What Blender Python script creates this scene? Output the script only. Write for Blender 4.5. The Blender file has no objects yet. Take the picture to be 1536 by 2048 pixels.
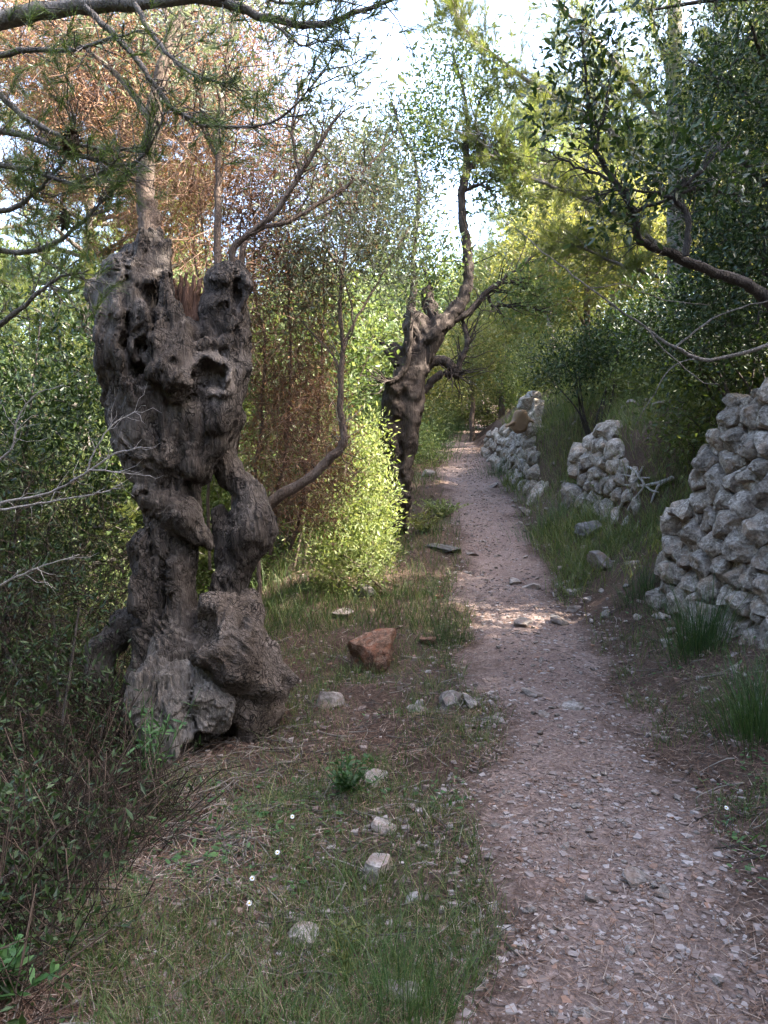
import bpy, math, random
import numpy as np
from mathutils import Vector, Matrix

R = math.radians
rng = np.random.default_rng(7)
random.seed(7)
scene = bpy.context.scene
C = scene.collection

# ---------------------------------------------------------------- camera, sky, sun, exposure
CAM = np.array([0.0, 0.0, 1.6]); FPX = 1479.0; PITCH = R(2.3)
cam_d = bpy.data.cameras.new('camera'); cam = bpy.data.objects.new('camera', cam_d); C.objects.link(cam)
cam.location = CAM; cam.rotation_euler = (R(90) - PITCH, 0, 0)
cam_d.sensor_fit = 'VERTICAL'; cam_d.sensor_height = 36.0; cam_d.lens = 36.0 * FPX / 2048.0
cam_d.clip_start = 0.05; cam_d.clip_end = 1000
scene.camera = cam

SUN_EL, SUN_AZ = R(46), R(104)          # azimuth measured from +Y (ahead) towards +X (right)
world = bpy.data.worlds.new('World'); scene.world = world; world.use_nodes = True
wn = world.node_tree; bg = wn.nodes['Background']
sky = wn.nodes.new('ShaderNodeTexSky'); sky.sky_type = 'NISHITA'; sky.sun_disc = False
sky.sun_elevation = SUN_EL; sky.sun_rotation = SUN_AZ
sky.dust_density = 4.0; sky.air_density = 0.9; sky.ozone_density = 0.8
wn.links.new(sky.outputs[0], bg.inputs[0]); bg.inputs[1].default_value = 0.15
sl = bpy.data.lights.new('sun', 'SUN'); sl.energy = 3.8; sl.angle = R(0.5); sl.color = (1.0, 0.93, 0.82)
so = bpy.data.objects.new('sun', sl); C.objects.link(so)
to_sun = Vector((math.sin(SUN_AZ) * math.cos(SUN_EL), math.cos(SUN_AZ) * math.cos(SUN_EL), math.sin(SUN_EL)))
so.rotation_euler = to_sun.to_track_quat('Z', 'Y').to_euler(); so.location = (5, 5, 15)
vs = scene.view_settings
vs.view_transform = 'Standard'; vs.look = 'None'; vs.gamma = 1.0; vs.exposure = 3.7
cy = scene.cycles
cy.max_bounces = 6; cy.diffuse_bounces = 4; cy.glossy_bounces = 2; cy.transmission_bounces = 4; cy.transparent_max_bounces = 4
cy.use_denoising = True; cy.denoiser = 'OPENIMAGEDENOISE'; cy.denoising_prefilter = 'ACCURATE'; cy.denoising_input_passes = 'RGB_ALBEDO_NORMAL'
cy.caustics_reflective = False; cy.caustics_refractive = False

# ---------------------------------------------------------------- helpers: view geometry, noise
_f = np.array([0, math.cos(PITCH), -math.sin(PITCH)]); _u = np.array([0, math.sin(PITCH), math.cos(PITCH)]); _r = np.array([1.0, 0, 0])
def W(px, py, d):
    """a point of the place at depth d metres, read off the photograph"""
    return CAM + d * (_f + (px - 768) / FPX * _r + (1024 - py) / FPX * _u)

def _hash(ix, iy, iz, seed):
    h = (ix.astype(np.uint32) * np.uint32(374761393) + iy.astype(np.uint32) * np.uint32(668265263)
         + iz.astype(np.uint32) * np.uint32(2147483647) + np.uint32(seed * 974711 + 12345))
    h = (h ^ (h >> np.uint32(13))) * np.uint32(1274126177)
    h = (h ^ (h >> np.uint32(15))) * np.uint32(2246822519)
    h ^= h >> np.uint32(14)
    return h.astype(np.float32) / np.float32(4294967295.0) * 2 - 1

def vnoise(P, seed=0):
    P = np.asarray(P, dtype=np.float32)
    I = np.floor(P).astype(np.int64); f = P - I; f = f * f * f * (f * (f * 6 - 15) + 10)
    x, y, z = I[..., 0], I[..., 1], I[..., 2]; fx, fy, fz = f[..., 0], f[..., 1], f[..., 2]
    out = 0
    for dx in (0, 1):
        wx = fx if dx else 1 - fx
        for dy in (0, 1):
            wy = fy if dy else 1 - fy
            for dz in (0, 1):
                wz = fz if dz else 1 - fz
                out = out + wx * wy * wz * _hash(x + dx, y + dy, z + dz, seed)
    return out

def fbm(P, seed=0, octs=4, gain=0.5):
    P = np.asarray(P, dtype=np.float32); a = 1.0; s = 0; t = 0
    for o in range(octs):
        s = s + a * vnoise(P * (2.03 ** o) + 17.3 * o, seed + o); t += a; a *= gain
    return s / t

def sstep(a, b, x):
    t = np.clip((x - a) / (b - a), 0, 1); return t * t * (3 - 2 * t)

def unit(v):
    v = np.asarray(v, float); return v / (np.linalg.norm(v, axis=-1, keepdims=True) + 1e-9)

# ---------------------------------------------------------------- helpers: objects and meshes
def mesh(name, V, *faces, smooth=True):
    me = bpy.data.meshes.new(name)
    V = np.ascontiguousarray(V, dtype=np.float32)
    fl = [np.asarray(f, dtype=np.int32) for f in faces if f is not None and len(f)]
    me.vertices.add(len(V)); me.vertices.foreach_set('co', V.ravel())
    if fl:
        loops = np.concatenate([f.ravel() for f in fl])
        sizes = np.concatenate([np.full(len(f), f.shape[1], np.int32) for f in fl])
        starts = np.concatenate([[0], np.cumsum(sizes)[:-1]]).astype(np.int32)
        me.loops.add(len(loops)); me.loops.foreach_set('vertex_index', loops)
        me.polygons.add(len(sizes)); me.polygons.foreach_set('loop_start', starts)
        me.polygons.foreach_set('use_smooth', np.full(len(sizes), smooth))
    me.update(calc_edges=True)
    return me

def add(name, me, mat=None, parent=None, loc=None, rot=None, scale=None):
    o = bpy.data.objects.new(name, me)
    if mat is not None and me is not None and not me.materials: me.materials.append(mat)
    C.objects.link(o)
    if parent is not None: o.parent = parent
    if loc is not None: o.location = loc
    if rot is not None: o.rotation_euler = rot
    if scale is not None: o.scale = scale
    return o

def tag(o, label=None, cat=None, group=None, kind=None):
    if label: o['label'] = label
    if cat: o['category'] = cat
    if group: o['group'] = group
    if kind: o['kind'] = kind
    return o

def thing(name, label, cat, loc, group=None):
    o = bpy.data.objects.new(name, None); o.empty_display_size = 0.1; C.objects.link(o)
    o.location = loc
    return tag(o, label, cat, group)

def child(name, V, faces, mat, parent, smooth=True):
    """part mesh given in world coordinates, parented to an Empty at the thing's base"""
    base = np.array(parent.location)
    me = mesh(name, np.asarray(V) - base, *faces, smooth=smooth)
    return add(name, me, mat, parent)

def tubes(polys, sides=6, wob=0.0):
    """polys: list of (points (n,3), radii (n,)) -> V, quads"""
    groups = {}
    for p, r in polys: groups.setdefault(len(p), []).append((p, r))
    Vs, Fs, off = [], [], 0
    a = np.arange(sides) / sides * 2 * np.pi
    for n, g in groups.items():
        P = np.array([x[0] for x in g], float); Rr = np.array([x[1] for x in g], float)
        B = len(g)
        T = np.empty_like(P); T[:, 1:-1] = P[:, 2:] - P[:, :-2]; T[:, 0] = P[:, 1] - P[:, 0]; T[:, -1] = P[:, -1] - P[:, -2]
        T = unit(T)
        mean = unit(P[:, -1] - P[:, 0])
        ref = np.where(np.abs(mean[:, 2:3]) < 0.75, np.array([[0, 0, 1.0]]), np.array([[1.0, 0, 0]]))
        ref = np.broadcast_to(ref[:, None, :], T.shape)
        X = unit(np.cross(T, ref)); Y = np.cross(T, X)
        rr = Rr[:, :, None] * np.ones(sides)
        if wob: rr = rr * (1 + wob * rng.standard_normal(rr.shape))
        ring = P[:, :, None, :] + rr[..., None] * (np.cos(a)[None, None, :, None] * X[:, :, None, :] + np.sin(a)[None, None, :, None] * Y[:, :, None, :])
        Vs.append(ring.reshape(-1, 3))
        idx = np.arange(B * n * sides).reshape(B, n, sides) + off
        nx = np.roll(idx, -1, axis=2)
        F = np.stack([idx[:, :-1], nx[:, :-1], nx[:, 1:], idx[:, 1:]], axis=-1).reshape(-1, 4)
        Fs.append(F); off += B * n * sides
    return np.concatenate(Vs), np.concatenate(Fs)

def spline(pts, rad, n=None, jit=0.0):
    """Catmull-Rom through pts, radii interpolated"""
    pts = np.asarray(pts, float); k = len(pts)
    rad = np.interp(np.linspace(0, 1, k), np.linspace(0, 1, len(np.atleast_1d(rad))), np.atleast_1d(rad))
    n = n or (k - 1) * 5 + 1
    t = np.linspace(0, k - 1, n); i = np.minimum(t.astype(int), k - 2); f = (t - i)[:, None]
    pp = np.vstack([2 * pts[0] - pts[1], pts, 2 * pts[-1] - pts[-2]])
    a, b, c, d = pp[i], pp[i + 1], pp[i + 2], pp[i + 3]
    q = 0.5 * (2 * b + (c - a) * f + (2 * a - 5 * b + 4 * c - d) * f ** 2 + (3 * b - a - 3 * c + d) * f ** 3)
    if jit: q[1:] += rng.standard_normal((n - 1, 3)) * jit
    return q, np.interp(t, np.arange(k), rad)

def pxline(pts, d, rad, n=None, jit=0.0):
    """spline through photograph points; d number or list of depths; each pt (px,py) or (px,py,d)"""
    k = len(pts); ds = np.interp(np.linspace(0, 1, k), np.linspace(0, 1, len(np.atleast_1d(d))), np.atleast_1d(d))
    return spline([W(p[0], p[1], p[2] if len(p) > 2 else ds[i]) for i, p in enumerate(pts)], rad, n, jit)

def rand_unit(n): return unit(rng.standard_normal((n, 3)))

def leaves(pos, dirv, L, Wd, shape='diamond', flat=0.6, droop=0.0):
    """leaf blades: flat>0 turns their faces towards the sky"""
    n = len(pos); d = unit(dirv + np.array([0, 0, -droop]))
    up = rand_unit(n) * (1 - flat) + np.array([0, 0, flat])
    s = unit(np.cross(d, up)); nm = np.cross(s, d)
    L = (np.ones(n) * L)[:, None]; Wd = (np.ones(n) * Wd)[:, None] * 0.5
    if shape == 'diamond':
        V = np.stack([pos, pos + d * L * .45 + s * Wd + nm * Wd * .3, pos + d * L, pos + d * L * .45 - s * Wd + nm * Wd * .3], 1)
        F = np.arange(n * 4).reshape(n, 4)
    elif shape == 'oval':
        V = np.stack([pos, pos + d * L * .3 + s * Wd * .9 + nm * Wd * .25, pos + d * L * .7 + s * Wd * .85 + nm * Wd * .2, pos + d * L,
                      pos + d * L * .7 - s * Wd * .85 + nm * Wd * .2, pos + d * L * .3 - s * Wd * .9 + nm * Wd * .25], 1)
        F = np.arange(n * 6).reshape(n, 6)
    else:  # needle
        V = np.stack([pos + s * Wd, pos + d * L, pos - s * Wd], 1)
        F = np.arange(n * 3).reshape(n, 3)
    return V.reshape(-1, 3), F

def join_geo(*parts):
    """[(V,F)...] with same face size -> V, F"""
    Vs, Fs, o = [], [], 0
    for V, F in parts:
        Vs.append(V); Fs.append(np.asarray(F) + o); o += len(V)
    return np.concatenate(Vs), np.concatenate(Fs)

def blades(base, lean, h, w, bend=0.35):
    """grass blades: quad + tip triangle"""
    n = len(base); h = (np.ones(n) * h)[:, None]; w = (np.ones(n) * w)[:, None] * .5
    ln = np.column_stack([lean, np.zeros(n)])
    s = unit(np.column_stack([-rng.standard_normal(n), rng.standard_normal(n), np.zeros(n)]))
    up = np.array([0, 0, 1.0])
    m = base + up * h * .55 + ln * h * .35
    t = base + up * h * (1 - bend * .3) + ln * h * (1 + bend)
    q = base + up * h * .85 + ln * h * .75
    V = np.stack([base - s * w, base + s * w, m + s * w * .8, m - s * w * .8, q + s * w * .5, q - s * w * .5, t], 1).reshape(-1, 3)
    i = np.arange(n)[:, None] * 7
    F4 = np.concatenate([i + np.array([[0, 1, 2, 3]]), i + np.array([[3, 2, 4, 5]])]); F3 = i + np.array([[5, 4, 6]])
    return V, F4, F3

def in_ellipsoid(c, r, n, shell=0.5):
    v = rand_unit(n); k = rng.random(n) ** (1 / 3)
    k = k * (1 - shell) + shell * (k ** 0.35)
    return np.asarray(c) + v * k[:, None] * np.asarray(r)

def ramify(skel, targets, r_end=0.004, r_gain=1.15, sag=0.12, npt=5, jit=0.02, r_max=0.05):
    """connects targets to the nearest wood with curved twigs; returns polylines"""
    nodes = np.concatenate([p[::2] if len(p) > 6 else p for p, r in skel]); 
    d0 = np.array([np.min(np.sum((nodes - t) ** 2, 1)) for t in targets])
    out = []
    buf = np.zeros((len(nodes) + len(targets) * npt, 3)); buf[:len(nodes)] = nodes; nb = len(nodes)
    for ti in np.argsort(d0):
        t = targets[ti]
        dd = np.sum((buf[:nb] - t) ** 2, 1); j = int(np.argmin(dd)); a = buf[j]; L = math.sqrt(dd[j])
        if L < 0.02: continue
        k = np.linspace(0, 1, npt)[:, None]
        off = rng.standard_normal(3) * L * sag; off[2] += L * sag * .7
        p = a + (t - a) * k + np.sin(k * np.pi) * off
        p[1:-1] += rng.standard_normal((npt - 2, 3)) * jit * L
        r0 = min(r_max, r_end * (1 + L * r_gain * 1.5))
        out.append((p, np.linspace(r0, r_end * .6, npt)))
        buf[nb:nb + npt - 1] = p[1:]; nb += npt - 1
    return out

def clump_leaves(centers, per, rad, L, Wd, shape='diamond', flat=.5, upw=.3, droop=0.0, lv=.42):
    c = np.repeat(centers, per, axis=0); n = len(c)
    o = rng.standard_normal((n, 3)) * rad * .55
    d = unit(o) + rng.standard_normal((n, 3)) * .5 + np.array([0, 0, upw])
    k = 1 + lv * rng.standard_normal(n); k = np.clip(k, .4, 1.8)
    return leaves(c + o, d, L * k, Wd * k, shape, flat, droop)

def needle_tufts(tips, dirs, per, L, Wd, spread=.55):
    n = len(tips) * per
    t = np.repeat(tips, per, 0); d = np.repeat(unit(dirs), per, 0)
    back = rng.random(n)[:, None] * L * .9
    dd = unit(d + rng.standard_normal((n, 3)) * spread)
    return leaves(t - d * back, dd, L * (0.7 + .5 * rng.random(n)), Wd, 'needle', 0.2)

# ---------------------------------------------------------------- helpers: materials
MATS = {}
def nodes_of(name):
    m = bpy.data.materials.new(name); m.use_nodes = True; nt = m.node_tree
    MATS[name] = m
    return m, nt, nt.nodes['Principled BSDF'], nt.nodes['Material Output']

def N(nt, typ, **kw):
    n = nt.nodes.new(typ)
    for k, v in kw.items():
        if k.startswith('i_'):
            key = k[2:]; key = int(key) if key.isdigit() else key.replace('_', ' ')
            n.inputs[key].default_value = v
        else: setattr(n, k, v)
    return n

def ramp(nt, fac, stops, interp='LINEAR'):
    r = nt.nodes.new('ShaderNodeValToRGB'); cr = r.color_ramp; cr.interpolation = interp
    while len(cr.elements) < len(stops): cr.elements.new(0.5)
    for e, (p, c) in zip(cr.elements, stops): e.position = p; e.color = (*c, 1) if len(c) == 3 else c
    nt.links.new(fac, r.inputs[0]); return r.outputs[0]

def mixc(nt, fac, a, b, mode='MIX'):
    m = nt.nodes.new('ShaderNodeMix'); m.data_type = 'RGBA'; m.blend_type = mode
    for s, v in ((0, fac), (6, a), (7, b)):
        if isinstance(v, (int, float)): m.inputs[s].default_value = v
        elif isinstance(v, tuple): m.inputs[s].default_value = (*v, 1) if len(v) == 3 else v
        else: nt.links.new(v, m.inputs[s])
    return m.outputs[2]

def noise(nt, vec, scale, detail=4, rough=.55, dist=0.0):
    n = N(nt, 'ShaderNodeTexNoise'); n.inputs['Scale'].default_value = scale; n.inputs['Detail'].default_value = detail
    n.inputs['Roughness'].default_value = rough; n.inputs['Distortion'].default_value = dist
    if vec is not None: nt.links.new(vec, n.inputs['Vector'])
    return n.outputs[0]

def bump(nt, h, strength, dist, prev=None):
    b = N(nt, 'ShaderNodeBump'); b.inputs['Strength'].default_value = strength; b.inputs['Distance'].default_value = dist
    nt.links.new(h, b.inputs['Height'])
    if prev is not None: nt.links.new(prev, b.inputs['Normal'])
    return b.outputs[0]

def leaf_mat(name, stops, trans=.45, rough=.5, tcol=(1.15, 1.1, .6), spec=.3):
    m, nt, bs, out = nodes_of(name)
    g = N(nt, 'ShaderNodeNewGeometry'); oi = N(nt, 'ShaderNodeObjectInfo')
    col = ramp(nt, g.outputs['Random Per Island'], stops)
    hs = N(nt, 'ShaderNodeHueSaturation'); nt.links.new(col, hs.inputs['Color'])
    mr = N(nt, 'ShaderNodeMapRange'); mr.inputs[3].default_value = .8; mr.inputs[4].default_value = 1.2
    nt.links.new(oi.outputs['Random'], mr.inputs[0]); nt.links.new(mr.outputs[0], hs.inputs['Value'])
    nt.links.new(hs.outputs[0], bs.inputs['Base Color']); bs.inputs['Roughness'].default_value = rough
    bs.inputs['Specular IOR Level'].default_value = spec
    tr = N(nt, 'ShaderNodeBsdfTranslucent'); nt.links.new(mixc(nt, 1.0, hs.outputs[0], (*tcol, 1), 'MULTIPLY'), tr.inputs[0])
    mx = N(nt, 'ShaderNodeMixShader'); mx.inputs[0].default_value = trans
    nt.links.new(bs.outputs[0], mx.inputs[1]); nt.links.new(tr.outputs[0], mx.inputs[2]); nt.links.new(mx.outputs[0], out.inputs[0])
    return m

def bark_mat(name, dark, mid, light, scale=1.0, stretch=.25, crack=0.0, bstr=1.0, rough=.9, cstretch=1.0, cdepth=1.0):
    m, nt, bs, out = nodes_of(name)
    g = N(nt, 'ShaderNodeNewGeometry')
    mp = N(nt, 'ShaderNodeMapping'); mp.inputs['Scale'].default_value = (1, 1, stretch); nt.links.new(g.outputs['Position'], mp.inputs[0])
    n1 = noise(nt, g.outputs['Position'], 3.0 * scale, 5, .6)
    n2 = noise(nt, mp.outputs[0], 45 * scale, 4, .65, 1.2)
    n3 = noise(nt, g.outputs['Position'], 14 * scale, 6, .65)
    c = ramp(nt, n1, [(.3, dark), (.5, mid), (.68, light)])
    c2 = ramp(nt, n2, [(.3, dark), (.55, mid), (.8, light)])
    c = mixc(nt, .55, c, c2)
    li = ramp(nt, n3, [(.58, (0, 0, 0)), (.68, (1, 1, 1))])
    c = mixc(nt, N_scale(nt, li, .35), c, tuple(min(1, x * 1.45) for x in light))
    nt.links.new(c, bs.inputs['Base Color']); bs.inputs['Roughness'].default_value = rough; bs.inputs['Specular IOR Level'].default_value = .2
    b = bump(nt, n2, bstr, .03); b = bump(nt, n3, .4, .02, b)
    if crack:
        vo = N(nt, 'ShaderNodeTexVoronoi'); vo.feature = 'DISTANCE_TO_EDGE'; vo.inputs['Scale'].default_value = crack
        nz = N(nt, 'ShaderNodeTexNoise'); nz.inputs['Scale'].default_value = 9
        nt.links.new(g.outputs['Position'], nz.inputs['Vector'])
        mc = N(nt, 'ShaderNodeMapping'); mc.inputs['Scale'].default_value = (1, 1, cstretch)
        nt.links.new(mixc(nt, .22, g.outputs['Position'], nz.outputs[1], 'ADD'), mc.inputs[0]); nt.links.new(mc.outputs[0], vo.inputs['Vector'])
        vo.inputs['Randomness'].default_value = 1.0
        e = ramp(nt, vo.outputs[0], [(0.0, (0, 0, 0)), (.13, (1, 1, 1))])
        fade = ramp(nt, noise(nt, g.outputs['Position'], 6, 3), [(.38, (0, 0, 0)), (.6, (1, 1, 1))])
        e2 = mixc(nt, fade, (1, 1, 1), e)
        nt.links.new(mixc(nt, N_scale(nt, e2, 1.0), tuple(x * .7 for x in dark), c), bs.inputs['Base Color'])
        b = bump(nt, e2, cdepth, .02, b)
    nt.links.new(b, bs.inputs['Normal'])
    return m

def N_scale(nt, col, k):
    m = N(nt, 'ShaderNodeMath'); m.operation = 'MULTIPLY'; m.inputs[1].default_value = k; nt.links.new(col, m.inputs[0]); return m.outputs[0]

def stone_mat(name, base, dark, light, stain, stain_amt=.5, lich=.5, sc=1.0, bd=1.0):
    m, nt, bs, out = nodes_of(name)
    tc = N(nt, 'ShaderNodeTexCoord'); oi = N(nt, 'ShaderNodeObjectInfo')
    va = N(nt, 'ShaderNodeVectorMath'); va.operation = 'MULTIPLY_ADD'
    va.inputs[1].default_value = (1, 1, 1); nt.links.new(tc.outputs['Object'], va.inputs[0])
    cx = N(nt, 'ShaderNodeCombineXYZ')
    for i, k in enumerate((37.0, 91.0, 53.0)): nt.links.new(N_scale(nt, oi.outputs['Random'], k), cx.inputs[i])
    nt.links.new(cx.outputs[0], va.inputs[2]); P = va.outputs[0]
    n1 = noise(nt, P, 7 * sc, 6, .65, .4); n2 = noise(nt, P, 26 * sc, 6, .7); n3 = noise(nt, P, 4 * sc, 3, .5); n4 = noise(nt, P, 13 * sc, 5, .7, .8)
    c = ramp(nt, n1, [(.28, dark), (.5, base), (.72, light)])
    c = mixc(nt, N_scale(nt, ramp(nt, n2, [(.38, (1, 1, 1)), (.55, (0, 0, 0))]), .6), c, dark)
    st = ramp(nt, n3, [(.5, (0, 0, 0)), (.66, (1, 1, 1))])
    c = mixc(nt, N_scale(nt, st, stain_amt), c, stain)
    li = ramp(nt, n4, [(.57, (0, 0, 0)), (.64, (1, 1, 1))])
    c = mixc(nt, N_scale(nt, li, lich), c, light)
    hs = N(nt, 'ShaderNodeHueSaturation'); nt.links.new(c, hs.inputs['Color'])
    mr = N(nt, 'ShaderNodeMapRange'); mr.inputs[3].default_value = .72; mr.inputs[4].default_value = 1.2
    nt.links.new(oi.outputs['Random'], mr.inputs[0]); nt.links.new(mr.outputs[0], hs.inputs['Value'])
    nt.links.new(hs.outputs[0], bs.inputs['Base Color']); bs.inputs['Roughness'].default_value = .88; bs.inputs['Specular IOR Level'].default_value = .25
    b = bump(nt, n1, .9, .03 * bd); b = bump(nt, n2, 1.0, .014 * bd, b); nt.links.new(b, bs.inputs['Normal'])
    return m

def island_mat(name, stops, rough=.9, bstr=0.0):
    m, nt, bs, out = nodes_of(name)
    g = N(nt, 'ShaderNodeNewGeometry')
    c = ramp(nt, g.outputs['Random Per Island'], stops)
    n = noise(nt, g.outputs['Position'], 60, 3)
    c = mixc(nt, .35, c, ramp(nt, n, [(.3, (.25, .25, .25)), (.7, (1, 1, 1))]), 'MULTIPLY')
    nt.links.new(c, bs.inputs['Base Color']); bs.inputs['Roughness'].default_value = rough; bs.inputs['Specular IOR Level'].default_value = .2
    return m

def soil_mat(name, stops, stops2, sc=1.0, bstr=1.0, edge=None):
    m, nt, bs, out = nodes_of(name)
    g = N(nt, 'ShaderNodeNewGeometry'); P = g.outputs['Position']
    n1 = noise(nt, P, 1.3 * sc, 6, .62); n2 = noise(nt, P, 28 * sc, 6, .7, .5); n3 = noise(nt, P, 120 * sc, 3, .6)
    vo = N(nt, 'ShaderNodeTexVoronoi'); vo.inputs['Scale'].default_value = 70 * sc; nt.links.new(P, vo.inputs['Vector'])
    c = mixc(nt, .5, ramp(nt, n1, stops), ramp(nt, n2, stops2))
    if edge:
        at = N(nt, 'ShaderNodeAttribute'); at.attribute_name = 'worn'
        ma = N(nt, 'ShaderNodeMath'); ma.operation = 'MULTIPLY_ADD'; nt.links.new(noise(nt, P, 9, 6, .7), ma.inputs[0]); ma.inputs[1].default_value = .7; nt.links.new(at.outputs['Fac'], ma.inputs[2])
        f = ramp(nt, ma.outputs[0], [(.66, (0, 0, 0)), (.95, (1, 1, 1))])
        c = mixc(nt, f, c, mixc(nt, .5, ramp(nt, n1, edge[0]), ramp(nt, n2, edge[1])))
    cell = ramp(nt, vo.outputs['Color'], [(.0, (.55, .5, .48)), (.7, (1, 1, 1)), (1.0, (1.5, 1.45, 1.4))])
    c = mixc(nt, .8, c, cell, 'MULTIPLY')
    nt.links.new(c, bs.inputs['Base Color']); bs.inputs['Roughness'].default_value = .95; bs.inputs['Specular IOR Level'].default_value = .12
    b = bump(nt, n2, bstr, .025); b = bump(nt, vo.outputs['Distance'], .7 * bstr, .006, b); b = bump(nt, n3, .5, .005, b)
    nt.links.new(b, bs.inputs['Normal'])
    return m

M = {}
_s1 = [(.3, (.035, .024, .018)), (.5, (.085, .056, .042)), (.7, (.125, .088, .068))]; _s2 = [(.3, (.028, .018, .013)), (.55, (.10, .066, .05)), (.8, (.21, .16, .13))]
M['soil'] = soil_mat('soil', _s1, _s2)
M['path'] = soil_mat('path_earth', [(.32, (.145, .1, .082)), (.5, (.225, .17, .145)), (.7, (.285, .222, .195))],
                     [(.3, (.10, .062, .048)), (.55, (.25, .178, .155)), (.8, (.38, .31, .285))], edge=(_s1, _s2))
M['wallstone'] = stone_mat('limestone', (.285, .245, .205), (.045, .035, .027), (.54, .49, .43), (.27, .18, .115), .5, .6, 2.0, 1.0)
M['rock'] = stone_mat('field_stone', (.21, .18, .16), (.085, .068, .056), (.38, .34, .31), (.28, .17, .12), .45, .4, .3, .22)
M['wallstone_loose'] = stone_mat('loose_limestone', (.285, .245, .205), (.07, .055, .045), (.5, .45, .4), (.27, .18, .115), .4, .4, .3, .22)
M['redrock'] = stone_mat('red_stone', (.2, .11, .072), (.04, .028, .022), (.36, .25, .19), (.24, .09, .048), .75, .4, 1.1, .8)
M['darkrock'] = stone_mat('dark_stone', (.13, .12, .115), (.05, .045, .04), (.26, .25, .24), (.14, .1, .07), .4, .3, .3, .25)
M['gravel'] = island_mat('gravel_stone', [(0, (.13, .095, .082)), (.35, (.20, .15, .13)), (.65, (.27, .225, .205)), (.86, (.38, .335, .315)), (.92, (.27, .15, .10)), (1, (.25, .225, .215))])
M['olive_bark'] = bark_mat('olive_bark', (.014, .011, .009), (.066, .053, .045), (.22, .19, .17), .6, .14, crack=26, cstretch=.22, cdepth=.5)
M['burl_bark'] = bark_mat('burl_bark', (.03, .022, .017), (.115, .09, .074), (.25, .21, .185), 1.0, .8, crack=26, cstretch=.8, cdepth=1.0)
M['root_wood'] = bark_mat('grey_root_wood', (.05, .041, .035), (.16, .138, .122), (.34, .305, .28), 1.0, .15)
M['bark_brown'] = bark_mat('brown_bark', (.05, .034, .026), (.12, .085, .066), (.22, .17, .14), 1.0, .3)
M['fork_bark'] = bark_mat('fork_bark', (.014, .010, .008), (.045, .034, .028), (.125, .098, .082), .7, .2)
M['bark_grey'] = bark_mat('grey_bark', (.06, .052, .045), (.16, .14, .125), (.30, .27, .25), 1.0, .3)
M['bark_dark'] = bark_mat('dark_bark', (.022, .018, .016), (.055, .045, .04), (.12, .105, .095), 1.0, .3)
M['deadwood'] = bark_mat('bleached_wood', (.16, .145, .135), (.33, .30, .285), (.5, .47, .45), 1.0, .2)
M['hollow'] = bark_mat('rotten_heartwood', (.05, .027, .018), (.12, .065, .045), (.2, .12, .09), 1.0, .1)
M['olive_leaf'] = leaf_mat('olive_leaf', [(0, (.07, .085, .05)), (.5, (.13, .145, .095)), (1, (.27, .29, .23))], .45, .5, (1, 1, .65))
M['mastic_leaf'] = leaf_mat('mastic_leaf', [(0, (.12, .17, .045)), (.5, (.21, .26, .09)), (1, (.36, .38, .19))], .5, .4, (1.15, 1.1, .65))
M['carob_leaf'] = leaf_mat('carob_leaf', [(0, (.06, .095, .032)), (.5, (.1, .14, .05)), (1, (.17, .2, .09))], .45, .38, (1.15, 1.1, .62))
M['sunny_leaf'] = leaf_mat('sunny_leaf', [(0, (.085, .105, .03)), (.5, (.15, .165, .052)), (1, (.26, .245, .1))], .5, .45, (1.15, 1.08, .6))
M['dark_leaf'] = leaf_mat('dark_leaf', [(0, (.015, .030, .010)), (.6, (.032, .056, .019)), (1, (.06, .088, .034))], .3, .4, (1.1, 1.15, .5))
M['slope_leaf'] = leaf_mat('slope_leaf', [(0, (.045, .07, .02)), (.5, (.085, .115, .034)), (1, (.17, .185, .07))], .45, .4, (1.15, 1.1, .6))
M['needle'] = leaf_mat('pine_needle', [(0, (.05, .085, .028)), (.5, (.085, .13, .04)), (1, (.15, .185, .07))], .35, .5, (1.15, 1.1, .55))
M['needle_far'] = leaf_mat('sunny_pine_needle', [(0, (.07, .10, .03)), (.5, (.12, .15, .045)), (1, (.19, .20, .08))], .45, .5, (1.25, 1.15, .5))
M['dry_leaf'] = leaf_mat('dry_leaf', [(0, (.11, .052, .028)), (.5, (.22, .115, .06)), (1, (.34, .21, .12))], .35, .7, (1.1, .9, .6))
M['dry_twig'] = island_mat('dry_twig', [(0, (.09, .05, .036)), (.5, (.2, .115, .08)), (1, (.36, .24, .175))])
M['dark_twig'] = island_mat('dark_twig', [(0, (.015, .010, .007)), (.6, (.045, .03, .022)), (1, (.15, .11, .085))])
M['grey_twig'] = island_mat('grey_twig', [(0, (.05, .042, .035)), (.6, (.12, .10, .085)), (1, (.25, .22, .19))])
M['litter'] = island_mat('needle_litter', [(0, (.075, .042, .028)), (.5, (.16, .092, .062)), (.85, (.26, .17, .125)), (1, (.42, .34, .28))])
M['grass'] = leaf_mat('grass', [(0, (.035, .07, .018)), (.5, (.065, .11, .03)), (.85, (.11, .15, .05)), (1, (.24, .22, .11))], .35, .5, (1.15, 1.1, .5))
M['long_grass'] = leaf_mat('long_grass', [(0, (.03, .065, .022)), (.6, (.055, .10, .035)), (1, (.11, .16, .06))], .35, .45, (1.1, 1.1, .5))
M['pale_grass'] = leaf_mat('pale_grass', [(0, (.09, .12, .04)), (.5, (.16, .18, .07)), (1, (.28, .26, .13))], .4, .55, (1.15, 1.1, .6))
M['bank_grass'] = leaf_mat('bank_grass', [(0, (.055, .09, .025)), (.5, (.1, .135, .045)), (1, (.2, .2, .085))], .4, .55, (1.15, 1.1, .6))
M['weed'] = leaf_mat('weed_leaf', [(0, (.035, .08, .025)), (.6, (.06, .13, .04)), (1, (.1, .17, .06))], .35, .4, (1.1, 1.15, .5))
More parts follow.
